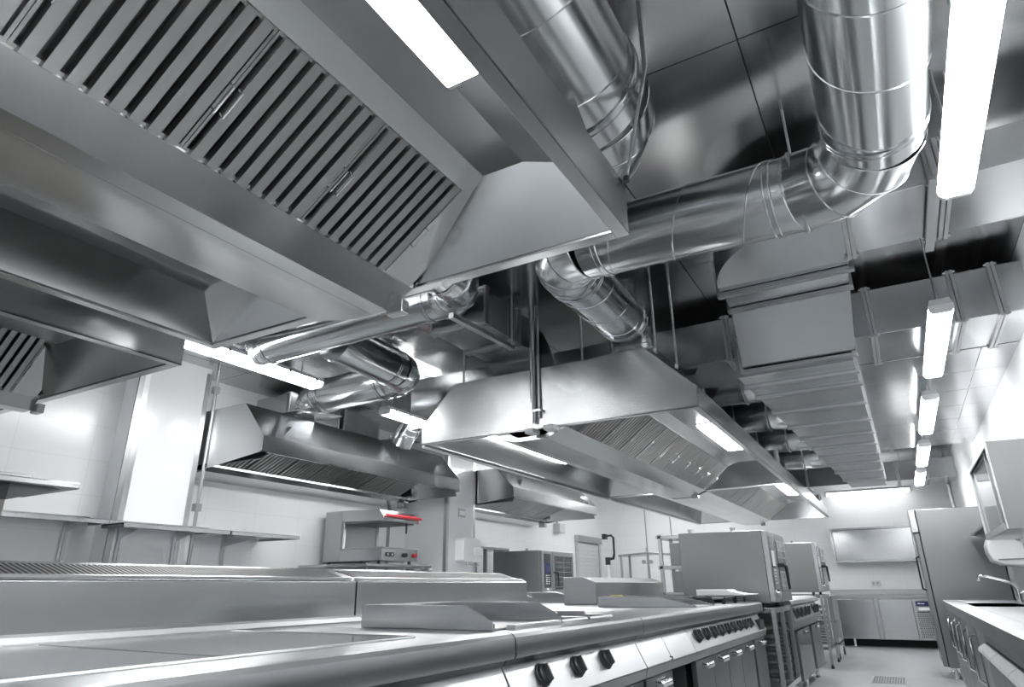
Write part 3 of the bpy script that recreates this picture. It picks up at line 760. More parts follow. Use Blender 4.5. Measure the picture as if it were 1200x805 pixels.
for y in (3.1, 3.95, 5.9): foot(t, -1.2, y)
m = MB()
prof = [(-1.82, .9), (-1.17, .9), (-1.17, .912), (-1.40, .965), (-1.82, .965)]
m.prism(prof, 'y', 4.34, 4.352); m.build('guard_plate', STEEL, t, .003)
MB().prism(prof, 'y', 4.80, 4.812).build('guard_plate', STEEL, t, .003); bx(-1.832, -1.818, 4.34, 4.812, .9, .965).build('guard_plate', STEEL, t, .003)
bx(-1.81, -1.18, 4.36, 4.79, .9, .907).build('griddle_plate', TOP, t, .003)
# burners and cast-iron grates
for y in (4.98, 5.36, 5.74):
    for x in (-1.78, -1.36):
        m = MB(); m.cyl((x, y, .9), (x, y, .915), .06, 20); m.cyl((x, y, .915), (x, y, .925), .045, 20); b = m.build('burner', IRON, t)
        m = MB(); w = .17; z = .945
        m.sweep([(x - w, y - w, z), (x + w, y - w, z), (x + w, y + w, z), (x - w, y + w, z)], .009, 6, closed=True)
        for k in range(4):
            a = PI / 4 + k * PI / 2
            m.sweep([(x + .24 * math.cos(a), y + .24 * math.sin(a), z), (x + .05 * math.cos(a), y + .05 * math.sin(a), z + .004)], .008, 6)
            m.sweep([(x + w * math.cos(k * PI / 2), y + w * math.sin(k * PI / 2), z), (x + .05 * math.cos(k * PI / 2), y + .05 * math.sin(k * PI / 2), z + .004)], .008, 6)
        for sx in (-w, w):
            for sy in (-w, w): m.cyl((x + sx, y + sy, .9), (x + sx, y + sy, z), .009, 6)
        m.build('pan_support', IRON, t)
t = thing('splashback', 'low splashback block standing alone behind the far griddle guard', 'splashback', (-2.2, 5.7, .9), 'range splashbacks')
m = MB(); m.prism([(-2.365, .902), (-2.092, .902), (-2.092, 1.062), (-2.20, 1.10), (-2.365, 1.10)], 'y', 4.92, 6.62); m.build('body', MIDST, t, .004)
m = MB()
for i in range(52):
    c = 4.98 + i * .03; m.hexa([(-2.115, c, 1.0545), (-2.115, c + .012, 1.0545), (-2.18, c + .024, 1.077), (-2.18, c + .012, 1.077), (-2.113, c, 1.0605), (-2.113, c + .012, 1.0605), (-2.178, c + .024, 1.083), (-2.178, c + .012, 1.083)])
m.build('vent_grille', GRILLE, t)
t = thing('sponge', 'small yellowish sponge on the far griddle guard', 'sponge', (-1.7, 4.5, .966))
m = MB(); m.box(-1.80, -1.73, 4.47, 4.57, .908, .974); o = m.build('pad', YEL, t, .012, seg=3)
t = thing('white_tray', 'white folded board lying on the burner grates near the first standing oven', 'board', (-1.25, 5.6, .95))
m = MB(); m.prism([(-1.46, .956), (-1.20, .956), (-1.10, .956), (-1.04, .962), (-1.04, .966), (-1.10, .966), (-1.2, .985), (-1.22, .998), (-1.46, .998)], 'y', 5.46, 5.72); m.build('sheet', PAPER, t, .003)

# rear row of the island, back to back with the front
t = thing('cooking_range', 'rear row of the island showing past the end of the splashback', 'range', (-2.9, 3, 0))
m = MB(); m.prism([(-2.37, .9), (-3.30, .9), (-3.33, .87), (-3.33, .835), (-3.31, .825), (-2.37, .825)][::-1], 'y', -1.0, 6.65); m.build('worktop', TOP, t)
bx(-3.25, -2.37, -1.0, 6.0, .13, .825).build('body', STEELV, t)
bx(-2.37, -2.09, 6.0, 6.65, .13, .90).build('bridge_panel', STEEL, t, .002)
bx(-2.37, -2.09, 3.835, 4.915, .13, .90).build('bridge_panel', TOP, t)
m = MB(); pr = [(-3.2, .9), (-2.5, .9), (-2.5, .955), (-2.62, .99), (-3.2, .99)]
m.prism(pr, 'y', 4.66, 4.672); m.build('guard_plate', STEEL, t, .003); MB().prism(pr, 'y', 5.3, 5.312).build('guard_plate', STEEL, t, .003)
m = MB(); m.prism([(-3.1, .9), (-2.45, .9), (-2.47, .93), (-2.56, .953), (-3.1, .953)], 'y', 4.1, 4.112); m.build('guard_plate', STEEL, t, .003)
for y in (-.9, 1, 3, 5.9): foot(t, -3.1, y); foot(t, -2.6, y)

# ---------------------------------------------------------------- combi ovens
def combi_oven(label, x0, x1, y0, y1, z0, z1, group=None, face=1, dark=False, glass=True, hy=.35):
    """front at x1"""
    t = thing('combi_oven', label, 'oven', ((x0 + x1) / 2, (y0 + y1) / 2, z0), group)
    xf = x1 - .05
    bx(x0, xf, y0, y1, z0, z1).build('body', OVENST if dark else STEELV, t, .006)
    pw = (y1 - y0) * .32
    cp = bx(xf, x1 - .006, y0 + .004, y0 + pw, z0 + .01, z1 - .004).build('control_panel', STEELV, t, .004)
    bx(x1 - .006, x1 - .003, y0 + pw * .22, y0 + pw * .82, z0 + (z1 - z0) * .18, z1 - .05).build('touch_strip', GLASSK, cp)
    bx(x1 - .003, x1 - .001, y0 + pw * .3, y0 + pw * .74, z0 + (z1 - z0) * .50, z0 + (z1 - z0) * .72).build('display', BLUE if not dark else GREYP, cp)
    for i in range(5):
        zz = z0 + (z1 - z0) * (.26 + .045 * i)
        bx(x1 - .003, x1 - .0012, y0 + pw * .34, y0 + pw * .5, zz, zz + .012).build('key', GREYP, cp)
        bx(x1 - .003, x1 - .0012, y0 + pw * .56, y0 + pw * .72, zz, zz + .012).build('key', GREYP, cp)
    m = MB(); m.cyl((x1 - .006, y0 + pw * .5, z0 + .085), (x1 + .02, y0 + pw * .5, z0 + .085), .026, 20, .021); m.build('dial', CHROME, cp)
    ya = y0 + pw + .008; W = y1 - ya; fr = .055
    d = bx(xf, x1, ya, y1 - .003, z0 + .01, z1 - .004)
    d = d.build('door', STEELV, t, .006)
    m = MB(); m.box(x1, x1 + .004, ya + fr, y1 - fr, z0 + .09, z1 - .07); w = m.build('window', GLASSK, d, .003)
    m = MB()
    for i in range(6):
        zz = z0 + .13 + i * (z1 - z0 - .22) / 6; m.sweep([(x1 + .0045, ya + fr + .015, zz), (x1 + .0045, y1 - fr - .015, zz)], .0022, 6)
    for i in range(3):
        q = ya + fr + .04 + i * (W - 2 * fr - .08) / 2; m.sweep([(x1 + .0045, q, z0 + .11), (x1 + .0045, q, z1 - .09)], .002, 6)
    m.build('rack_wires', MIDST, w)
    hz = z0 + (z1 - z0) * .52; q = ya + .03
    m = MB(); m.sweep([(x1, q, hz), (x1 + .05, q, hz), (x1 + .065, q + .012, hz - .012), (x1 + .068, q + .02, hz - .20)], [.015, .015, .014, .011], 12); m.build('handle', BLACK, d)
    for (a, b) in ((x0 + .1, y0 + .06), (xf - .25, y0 + .08)):
        m = MB(); m.cyl((a, b, z1), (a, b, z1 + .028), .02, 12); m.cyl((a, b, z1 + .028), (a, b, z1 + .036), .027, 12); m.build('cap', ZINC, t)
    for a in (x0 + .08, xf - .08):
        for b in (y0 + .06, y1 - .06):
            m = MB(); m.cyl((a, b, z0 - .035), (a, b, z0), .018, 12); m.build('foot', BLACK, t)
    return t
def oven_stand(label, x0, x1, y0, y1, zt, group=None):
    t = thing('oven_stand', label, 'stand', ((x0 + x1) / 2, (y0 + y1) / 2, 0), group)
    w = .035
    for x in (x0, x1 - w):
        for y in (y0, y1 - w):
            l = bx(x, x + w, y, y + w, .03, zt).build('leg', STEELV, t, .003)
            m = MB(); m.cyl((x + w / 2, y + w / 2, 0), (x + w / 2, y + w / 2, .05), .02, 12); m.build('foot', BLACK, l)
    for z in (zt - .04, .22):
        for (a, b, c, d) in ((x0 + w, x1 - w, y0, y0 + w), (x0 + w, x1 - w, y1 - w, y1), (x0, x0 + w, y0 + w, y1 - w), (x1 - w, x1, y0 + w, y1 - w)): bx(a, b, c, d, z, z + .04).build('rail', STEEL, t, .002)
    ym = (y0 + y1) / 2; m = MB(); m.box(x1 - w, x1, ym - .014, ym + .014, .26, zt - .04); m.build('mid_post', STEELV, t, .002)
    bx(x0 + .02, x0 + .03, y0 + .02, y1 - .02, .26, zt - .04).build('back_sheet', DARKST, t)
    for k in range(7):
        z = .30 + k * (zt - .40) / 7
        for yy in (y0 + w, ym - .02, ym + .02, y1 - w):
            MB().prism([(yy - .008, z + .02), (yy - .008, z), (yy + .008, z), (yy + .008, z + .004), (yy - .005, z + .004), (yy - .005, z + .02)], 'x', x0 + .05, x1 - .04).build('tray_runner', DARKST, t)
    return t
combi_oven('first standing oven at the end of the cooking island, taller of the pair in view', -1.74, -.965, 6.08, 6.98, .885, 1.475, 'ovens at the end of the island', dark=True)
oven_stand('open stand with tray runners under the first standing oven', -1.72, -.99, 6.08, 6.96, .85, 'oven stands')
combi_oven('second standing oven farther off, beyond the small range', -1.72, -1.0, 10.13, 11.1, .93, 1.575, 'ovens at the end of the island', dark=True)
oven_stand('open stand under the second standing oven', -1.70, -1.02, 10.13, 11.08, .895, 'oven stands')
# small range between the ovens
t = thing('cooking_range', 'small range with knobs standing between the two upright ovens', 'range', (-1.4, 8, 0))
bx(-2.0, -1.06, 7.05, 9.3, .13, .84).build('body', STEELV, t)
m = MB(); m.prism([(-2.0, .90), (-1.06, .90), (-1.0, .88), (-.99, .85), (-1.0, .84), (-2.0, .84)], 'y', 7.05, 9.3); m.build('worktop', TOP, t)
m = MB(); m.prism([(-1.06, .83), (-1.03, .83), (-.985, .70), (-.985, .64), (-1.06, .64)], 'y', 7.06, 8.5); cp = m.build('control_panel', PANELST, t, .004)
m = MB(); m.prism([(-1.06, .83), (-1.03, .83), (-.985, .70), (-.985, .64), (-1.06, .64)], 'y', 8.52, 9.28); cp2 = m.build('control_panel', PANELST, t, .004)
for i, y in enumerate((7.3, 7.6, 7.9, 8.2, 8.75, 9.0)):
    P = Vector((-1.008, y, .765)); nn = Vector((.13, 0, .045)).normalized()
    m = MB(); m.sweep([P, P + nn * .018, P + nn * .022], [.05, .048, .04], 20); k = m.build('knob', BLACK, t)
    m = MB(); q = P + nn * .02; m.box(q.x - .004, q.x + .022, y - .009, y + .009, q.z - .04, q.z + .04); m.build('grip', BLACK, k, .003)
for a, b in ((7.35, 8.3), (8.5, 9.28)): front_door(t, a, b, .16, .60, x=-1.02)
bx(-1.06, -1.05, 7.07, 7.33, .16, .62).build('dark_bay_sheet', VOID, t)  # black sheet on the solid front, painting the shade of an open bay
for y in (7.1, 8.2, 9.2): foot(t, -1.12, y)
t = thing('waste_trolley', 'narrow open trolley past the second oven stand by the back counter', 'trolley', (-1.2, 11.7, 0))
for x in (-1.45, -1.04):
    for y in (11.35, 12.2):
        m = MB(); m.sweep([(x, y, .05), (x, y, .86)], .016, 10); l = m.build('leg', STEELV, t)
        m = MB(); m.cyl((x - .012, y, .045), (x + .012, y, .045), .045, 16); m.build('wheel', BLACK, l)
for z in (.20, .50, .84): bx(-1.47, -1.02, 11.33, 12.22, z, z + .03).build('shelf', STEEL, t, .004)

# ---------------------------------------------------------------- refrigerators and sink side
t = thing('upright_fridge', 'tall steel refrigerator beside the sink counter, seen from its flank', 'refrigerator', (.6, 10, 0))
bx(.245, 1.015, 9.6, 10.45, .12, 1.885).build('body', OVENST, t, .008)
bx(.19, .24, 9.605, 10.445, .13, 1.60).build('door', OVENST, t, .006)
bx(.17, .24, 9.60, 10.45, 1.615, 1.885).build('top_grille', STEEL, t, .005)
bx(.236, .246, 9.602, 10.448, .13, 1.61).build('door_gasket', BLACK, t)
m = MB(); m.sweep([(.19, 9.68, .95), (.155, 9.68, .97), (.155, 9.68, 1.32), (.19, 9.68, 1.34)], .01, 8); m.build('handle', BLACK, t)
for x in (.30, .95):
    for y in (9.66, 10.38): foot(t, x, y, .12, .02)

t = thing('sink_counter', 'long steel sink counter with doors and drawers along the tiled wall', 'counter', (.65, 5, 0))
m = MB()
zt = .86
# top with a sunk bowl near the far end
X0, X1, Y0, Y1 = .275, 1.02, .4, 8.12
bx0, bx1, by0, by1 = .42, .80, 6.35, 7.55
for (a, b, c, d) in ((X0 + .006, bx0, Y0, Y1 - .006), (bx1, X1, Y0, Y1 - .006), (bx0, bx1, Y0, by0), (bx0, bx1, by1, Y1 - .006)): m.box(a, b, c, d, zt - .04, zt)
m.box(X0, X0 + .006, Y0, Y1, zt - .06, zt + .006); m.box(X1 - .012, X1, Y0, Y1 - .006, zt + .0005, zt + .1)
m.box(X0 + .006, X1, Y1 - .006, Y1, zt - .04, zt + .012)
m.build('worktop', SINKTOP, t, .002)
m = MB(); m.box(bx0, bx1, by0, by1, zt - .26, zt - .255)
for (a, b, c, d) in ((bx0 - .003, bx0, by0, by1), (bx1, bx1 + .003, by0, by1), (bx0, bx1, by0 - .003, by0), (bx0, bx1, by1, by1 + .003)): m.box(a, b, c, d, zt - .26, zt - .002)
m.build('basin', STEEL, t)
bx(.33, 1.0, Y0, 8.08, .14, .60).build('body', STEELV, t)
bx(.33, .40, Y0, 8.08, .60, .82).build('front_rail', OVENST, t)
bx(.90, 1.0, Y0, 8.08, .60, .82).build('back_rail', DARKST, t)
for a, b in ((7.45, 8.06), (6.85, 7.44), (6.25, 6.84), (5.6, 6.24), (4.95, 5.59)):
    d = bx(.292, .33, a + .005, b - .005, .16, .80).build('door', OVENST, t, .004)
    m = MB(); q = a + .05; m.sweep([(.292, q, .48), (.262, q, .50), (.262, q, .72), (.292, q, .74)], .008, 8); m.build('handle', CHROME, d)
    m = MB(); m.box(.282, .292, b - .05, b - .02, .70, .76); m.box(.282, .292, b - .05, b - .02, .2, .26); m.build('hinge', CHROME, d, .002)
bx(.30, .33, 4.45, 4.94, .16, .80).build('end_panel', STEELV, t, .003)
k = 4.44
for w in (.62, .62, .62, .62, .62, .62):
    a, b = k - w, k
    d = bx(.292, .33, a + .004, b - .004, .16, .735).build('door', OVENST, t, .004)
    m = MB(); m.prism([(.292, .735), (.262, .715), (.255, .70), (.262, .695), (.292, .705)], 'y', a + .006, b - .006); m.build('handle', GREYP, d, .003)
    k -= w
bx(.30, .33, .45, 4.44, .742, .80).build('upper_rail', OVENST, t, .003)
for y in (.5, 3, 5.5, 8.0): foot(t, .40, y, .14); foot(t, .95, y, .14)

t = thing('faucet', 'tall chrome faucet with a long thin spout at the sink counter', 'faucet', (.86, 7.72, .86))
m = MB(); m.cyl((.86, 7.72, .8605), (.86, 7.72, .875), .034, 18); m.cyl((.86, 7.72, .875), (.86, 7.72, .96), .02, 16); m.build('base', CHROME, t)
m = MB(); m.sweep([(.86, 7.72, .95), (.85, 7.72, 1.0), (.815, 7.72, 1.03), (.66, 7.72, 1.085), (.60, 7.72, 1.092), (.585, 7.72, 1.08), (.583, 7.72, 1.045)], [.013, .0125, .012, .0105, .0105, .0105, .012], 12); m.build('spout', CHROME, t)
m = MB(); m.sweep([(.86, 7.72, .94), (.90, 7.66, .96), (.945, 7.6, .985)], [.011, .009, .008], 10); m.build('lever', CHROME, t)
t = thing('soap_pump', 'small dark round pump behind the chrome faucet', 'dispenser', (.95, 7.45, .86))
m = MB(); m.cyl((.95, 7.45, .8605), (.95, 7.45, .91), .045, 18, .05); m.cyl((.95, 7.45, .91), (.95, 7.45, .935), .05, 18, .03); m.build('bottle', BLACK, t)
m = MB(); m.sweep([(.95, 7.45, .93), (.95, 7.45, .96), (.91, 7.45, .962)], .008, 8); m.build('nozzle', BLACK, t)
t = thing('wall_mounted_dispenser', 'pale rounded paper towel dispenser under the wall cabinet', 'dispenser', (.95, 8.2, 1.2))
m = MB(); m.prism([(1.028, 1.17), (.83, 1.19), (.76, 1.22), (.735, 1.30), (.735, 1.37), (.76, 1.43), (.80, 1.455), (1.028, 1.455)], 'y', 7.95, 8.25); m.build('cover', WHITEP, t, .02, seg=4)
m = MB(); m.box(.80, 1.0, 7.94, 7.952, 1.235, 1.241); m.build('slot', DARKST, t)

t = thing('wall_cabinet', 'steel wall cabinet with a sliding glass front, above the sink counter', 'cabinet', (.85, 6.4, 1.37))
y0, y1, z0, z1 = 5.70, 7.12, 1.375, 1.985; xa, xb = .68, 1.025
bx(xa, xb, y0, y0 + .02, z0, z1).build('side_panel', OVENST, t, .002); bx(xa, xb, y1 - .02, y1, z0, z1).build('side_panel', STEELV, t, .002)  # near side's steel is darkened to hold back reflected light
bx(xa, xb, y0 + .02, y1 - .02, z0, z0 + .02).build('bottom_panel', STEEL, t, .002); bx(xa, xb, y0 + .02, y1 - .02, z1 - .02, z1).build('top_panel', STEEL, t, .002)
bx(xb - .01, xb, y0 + .02, y1 - .02, z0 + .02, z1 - .02).build('back_panel', STEEL, t)
bx(xa + .08, xb - .01, y0 + .02, y1 - .02, 1.66, 1.675).build('shelf', STEEL, t, .002)
fr = MB(); fr.box(xa - .012, xa, y0, y1, z0, z0 + .045); fr.box(xa - .012, xa, y0, y1, z1 - .035, z1); fr.box(xa - .012, xa, y0, y0 + .03, z0 + .045, z1 - .035); fr.box(xa - .012, xa, y1 - .03, y1, z0 + .045, z1 - .035)
fr.build('front_frame', ALU, t, .002)
d = bx(xa + .008, xa + .014, y0 + .32, y1 - .03, z0 + .045, z1 - .035).build('sliding_door', GLASS, t)
m = MB(); m.box(xa + .002, xa + .02, y0 + .30, y0 + .335, z0 + .04, z1 - .03); m.build('door_edge', ALU, d, .002)
bx(xa + .03, xa + .036, y0 + .03, y1 - .5, z0 + .045, z1 - .035).build('sliding_door', GLASS, t)
t = thing('wall_shelf', 'short steel shelf sticking out beyond the wall cabinet', 'shelf', (.9, 8.7, 1.53))
bx(.74, 1.028, 7.85, 9.35, 1.535, 1.56).build('board', STEEL, t, .003)
m = MB(); m.prism([(.78, 1.535), (1.02, 1.535), (1.02, 1.38)], 'y', 7.95, 7.96); m.build('bracket', ALU, t)
m = MB(); m.prism([(.78, 1.535), (1.02, 1.535), (1.02, 1.38)], 'y', 9.2, 9.21); m.build('bracket', ALU, t)

t = thing('fridge_counter', 'low refrigerated counter with two doors and a perforated panel under the back wall', 'refrigerator', (-.4, 14, 0))
bx(-1.30, .36, 13.74, 14.58, .13, .79).build('body', STEELV, t)
m = MB(); m.box(-1.32, .40, 13.70, 14.59, .79, .84); m.box(-1.32, .40, 14.56, 14.59, .84, .93); m.build('worktop', TOP, t, .004)
for a, b in ((-1.165, -.575), (-.50, .01)):
    d = bx(a, b, 13.70, 13.74, .14, .775).build('door', STEEL, t, .004)
bx(-.57, -.505, 13.705, 13.74, .14, .775).build('centre_post', STEELV, t, .003)
p = bx(.015, .35, 13.70, 13.74, .14, .775).build('machine_panel', STEEL, t, .004)
bx(.06, .25, 13.696, 13.70, .665, .745).build('display', BLUE, p, .002)
bx(.09, .13, 13.694, 13.696, .70, .715).build('readout', WHITEP, p); bx(.14, .19, 13.694, 13.696, .70, .71).build('readout', WHITEP, p)
bx(.09, .30, 13.697, 13.70, .60, .645).build('label_strip', WHITEP, p)
m = MB()
for i in range(11):
    for j in range(12):
        x = .055 + i * .026 + (j % 2) * .013; z = .18 + j * .032; m.box(x, x + .012, 13.6975, 13.70, z, z + .016)
m.build('perforations', VOID, p)
m = MB(); m.box(.06, .31, 13.697, 13.70, .565, .58); m.build('slot', VOID, p)
for x in (-1.2, -.98, .3): foot(t, x, 13.80, .13, .02); foot(t, x, 14.5, .13, .02)
bx(-1.25, .33, 14.05, 14.07, .0, .125).build('kick_panel', VOID, t)  # dark sheet stands in for the shade beneath the counter

t = thing('wall_cabinet', 'shallow steel cabinet with two sliding doors on the back wall', 'cabinet', (-.4, 14.4, 1.42))
y0, y1 = 14.22, 14.595
m = MB(); m.box(-1.115, -1.08, y0, y1, 1.41, 2.03); m.box(.235, .27, y0, y1, 1.41, 2.03); m.box(-1.08, .235, y0, y1, 1.41, 1.44); m.box(-1.08, .235, y0, y1, 1.995, 2.03); m.box(-1.08, .235, y1 - .01, y1, 1.44, 1.995)
m.build('case', STEELV, t, .002)
bx(-1.075, -.40, y0 + .04, y0 + .05, 1.442, 1.99).build('sliding_door', STEEL, t, .002); bx(-.46, .232, y0 + .015, y0 + .025, 1.442, 1.99).build('sliding_door', STEEL, t, .002)
t = thing('wall_socket', 'small grey socket plate on the back wall above the fridge counter', 'socket', (-.5, 14.59, 1.03))
bx(-.58, -.42, 14.585, 14.599, .985, 1.085).build('plate', GREYP, t, .004)
for x in (-.545, -.475): bx(x - .02, x + .02, 14.581, 14.586, 1.015, 1.06).build('outlet', MIDST, t, .003)

def drain(label, x0, x1, y0, y1):
    t = thing('floor_drain', label, 'drain', ((x0 + x1) / 2, (y0 + y1) / 2, 0), 'floor drains')
    bx(x0, x1, y0, y1, .0005, .004).build('frame', ALU, t)
    bx(x0 + .02, x1 - .02, y0 + .02, y1 - .02, .004, .0045).build('pit', VOID, t)  # flat black sheet for the shade down in the drain
    m = MB(); n = 12
    for i in range(n + 1):
        x = x0 + .02 + (x1 - x0 - .04) * i / n; m.box(x - .006, x + .006, y0 + .02, y1 - .02, .0045, .008)
    k = int((y1 - y0) / .045)
    for i in range(k + 1):
        y = y0 + .02 + (y1 - y0 - .04) * i / k; m.box(x0 + .02, x1 - .02, y - .005, y + .005, .0045, .0075)
    m.build('grate', ALU, t)
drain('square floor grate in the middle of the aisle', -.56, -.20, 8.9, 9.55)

# ---------------------------------------------------------------- tiled wall side
def shelf(label, x0, x1, y0, y1, z, br, group=None):
    t = thing('wall_shelf', label, 'shelf', (x0, (y0 + y1) / 2, z), group)
    m = MB(); m.prism([(x0, z), (x1 - .004, z), (x1, z - .004), (x1, z - .034), (x1 - .012, z - .034), (x1 - .012, z - .012), (x0, z - .012)], 'y', y0, y1)
    m.box(x0, x1, y0, y0 + .004, z - .034, z); m.box(x0, x1, y1 - .004, y1, z - .034, z)
    m.box(x0, x0 + .004, y0, y1, z, z + .04)
    m.build('board', STEEL, t)
    for y in br:
        xb = x0 + .0
        m = MB(); m.prism([(xb, z - .03), (x1 - .05, z - .012), (x1 - .05, z - .03), (xb + .03, z - .10), (xb + .03, z - .36), (xb, z - .36)], 'y', y - .003, y + .003)
        m.box(xb, xb + .006, y - .022, y + .022, z - .36, z - .02); b = m.build('bracket', ALU, t)
        for zz in (z - .08, z - .33):
            m = MB(); m.cyl((xb + .006, y + .012, zz), (xb + .010, y + .012, zz), .007, 8); m.build('bolt', ZINC, b)
    return t
shelf('steel wall shelf in the tiled recess beside the greige cabinet', -5.94, -5.62, 2.2, 3.10, 1.585, [2.33, 2.93], 'wall shelves')
shelf('steel wall shelf fixed across the white pier', -5.64, -5.33, 3.05, 4.05, 1.545, [3.22, 3.72], 'wall shelves')
shelf('steel wall shelf ending beside the red handled grill, past the white pier', -5.94, -5.33, 4.06, 4.88, 1.545, [4.45], 'wall shelves')
t = thing('equipment_cabinet', 'tall greige cabinet with a flat steel lid at the edge of the view', 'cabinet', (-5, 1.7, 0))
bx(-5.2, -4.68, .9, 1.93, 0, 1.56).build('body', BEIGE, t, .004)
m = MB(); m.box(-5.3, -4.58, .8, 2.29, 1.655, 1.695); m.build('lid', STEEL, t, .008)
bx(-5.25, -4.62, .85, 2.02, 1.695, 1.715).build('lid_rim', STEEL, t, .003)
m = MB(); m.prism([(1.93, 1.56), (1.93, 1.655), (2.22, 1.655)], 'x', -5.2, -4.68); m.build('gusset', DARKST, t)
bx(-4.68, -4.674, .93, 1.9, 1.18, 1.40).build('door', BEIGE, t, .002)
m = MB(); m.sweep([(-4.674, 1.86, 1.43), (-4.64, 1.86, 1.43), (-4.64, 1.86, 1.53), (-4.674, 1.86, 1.53)], .008, 8); m.build('handle', CHROME, t)
m = MB(); m.cyl((-4.68, 1.9, 1.2), (-4.62, 1.95, 1.2), .016, 12); m.cyl((-4.64, 1.93, 1.22), (-4.64, 1.93, 1.26), .02, 12); m.build('valve', BLACK, t)

t = thing('salamander_grill', 'steel salamander grill with a red bar handle on the tiled wall side', 'grill', (-5.4, 5.95, 1.3))
y0, y1 = 5.72, 6.36; xb, xf = -5.84, -4.95
bx(xb, xb + .26, y0, y1, 1.32, 1.885).build('column', STEELV, t, .004)
m = MB(); m.prism([(xb + .26, 1.76), (xf, 1.745), (xf, 1.79), (xf - .06, 1.87), (xb + .26, 1.885)], 'y', y0, y1); hd = m.build('heating_head', STEEL, t, .004)
bx(xb + .28, xf - .05, y0 + .03, y1 - .03, 1.735, 1.758).build('element_tray', DARKST, t)
m = MB(); m.prism([(xf - .01, 1.79), (xf + .035, 1.785), (xf + .035, 1.81), (xf - .01, 1.832)], 'y', y0 + .04, y1 + .02); m.build('handle', RED, hd, .006)
m = MB(); m.sweep([(xf - .04, y1 - .18, 1.745), (xf - .04, y1 - .18, 1.63)], .01, 8); m.build('lift_rod', BLACK, t)
bx(xb + .26, xf, y0, y1, 1.32, 1.45).build('base', STEEL, t, .004)
bx(xb + .27, xf + .012, y0 - .005, y1 + .01, 1.45, 1.465).build('grid_shelf', MIDST, t, .003)
m = MB(); m.box(xb + .265, xb + .29, y0 + .02, y0 + .05, 1.465, 1.745); m.build('guide_post', CHROME, t); m = MB(); m.box(xb + .265, xb + .29, y1 - .05, y1 - .02, 1.465, 1.745); m.build('guide_post', CHROME, t)
m = MB()
m.prism([(y0 + .06, 1.385), (y0 + .075, 1.365), (y0 + .20, 1.365), (y0 + .215, 1.385), (y0 + .2, 1.41), (y0 + .075, 1.41)], 'x', xf, xf + .006); sw = m.build('switch_plate', BLACK, t, .002)
for yy in (y0 + .1, y0 + .175):
    m = MB(); m.cyl((xf + .006, yy, 1.388), (xf + .012, yy, 1.388), .014, 12); m.build('button', MIDST, sw)
for yy, mt in ((y0 + .40, BLACK), (y1 - .06, RED)):
    m = MB(); m.cyl((xf, yy, 1.387), (xf + .028, yy, 1.387), .026, 16, .022); m.build('knob', mt, t)
for x in (xb + .06, xf - .08):
    for yy in (y0 + .05, y1 - .05): m = MB(); m.cyl((x, yy, 1.285), (x, yy, 1.32), .02, 10); m.build('foot', BLACK, t)
t = thing('equipment_stand', 'steel stand with a lower tray carrying the red handled grill', 'stand', (-5.4, 5.95, 0))
bx(-5.93, -4.92, 5.45, 6.6, 1.255, 1.285).build('top_board', STEEL, t, .003)
for x in (-5.9, -4.98):
    for y in (5.48, 6.54): bx(x, x + .035, y, y + .035, 0, 1.255).build('leg', STEELV, t, .002)
bx(-5.9, -4.95, 5.5, 6.55, .9, .93).build('lower_board', STEEL, t, .003)
m = MB(); m.cyl((-5.0, 6.30, 1.12), (-5.0, 6.30, 1.24), .07, 18, .05); m.build('gas_valve', DARKST, t)
t = thing('tin_can', 'short round steel tin beside the white pier with the soap dispenser', 'tin', (-5.4, 7.0, 1.1))
m = MB(); m.cyl((-5.30, 7.0, 1.18), (-5.30, 7.0, 1.26), .075, 24); m.build('can', STEEL, t); m = MB(); m.sweep(ring_at((-5.30, 7.0, 1.255), (0, 0, 1), .076), .005, 6, closed=True); m.sweep(ring_at((-5.30, 7.0, 1.2), (0, 0, 1), .076), .004, 6, closed=True); m.build('rim', ALU, t)
t = thing('wall_counter', 'steel counter along the tiled wall behind the island', 'counter', (-5.5, 5.5, 0))
bx(-5.92, -5.02, 6.62, 7.33, 1.14, 1.18).build('worktop', TOP, t, .004); bx(-5.9, -5.06, 6.64, 7.31, .1, 1.14).build('body', STEELV, t)
for x in (-5.85, -5.12):
    for y in (6.7, 7.25): foot(t, x, y, .1)
t = thing('wall_mounted_dispenser', 'white soap dispenser with a steel nozzle on the second white pier', 'dispenser', (-5.2, 7.78, 1.5))
m = MB(); m.prism([(7.56, 1.38), (7.60, 1.355), (7.96, 1.355), (7.99, 1.38), (7.99, 1.64), (7.95, 1.67), (7.60, 1.67), (7.56, 1.64)], 'x', -5.249, -5.10); m.build('case', WHITEP, t, .006)
bx(-5.10, -5.07, 7.80, 7.99, 1.44, 1.55).build('push_cover', WHITEP, t, .01)
m = MB(); m.cyl((-5.16, 7.74, 1.355), (-5.16, 7.74, 1.32), .02, 12); m.sweep([(-5.16, 7.74, 1.325), (-5.08, 7.9, 1.315)], .008, 8); m.build('nozzle', CHROME, t)
t = thing('wall_switch', 'small white switch plate with a grey line of print high on the second white pier', 'switch', (-5.24, 7.72, 2.02))
bx(-5.249, -5.24, 7.62, 7.80, 1.955, 2.075).build('plate', GREYP, t, .003)
bx(-5.24, -5.236, 7.635, 7.785, 1.985, 2.04).build('rocker', WHITEP, t, .002)
bx(-5.24, -5.2385, 7.645, 7.775, 2.052, 2.062).build('print_line', MIDST, t); bx(-5.24, -5.2385, 7.645, 7.775, 1.965, 1.977).build('print_line', MIDST, t)

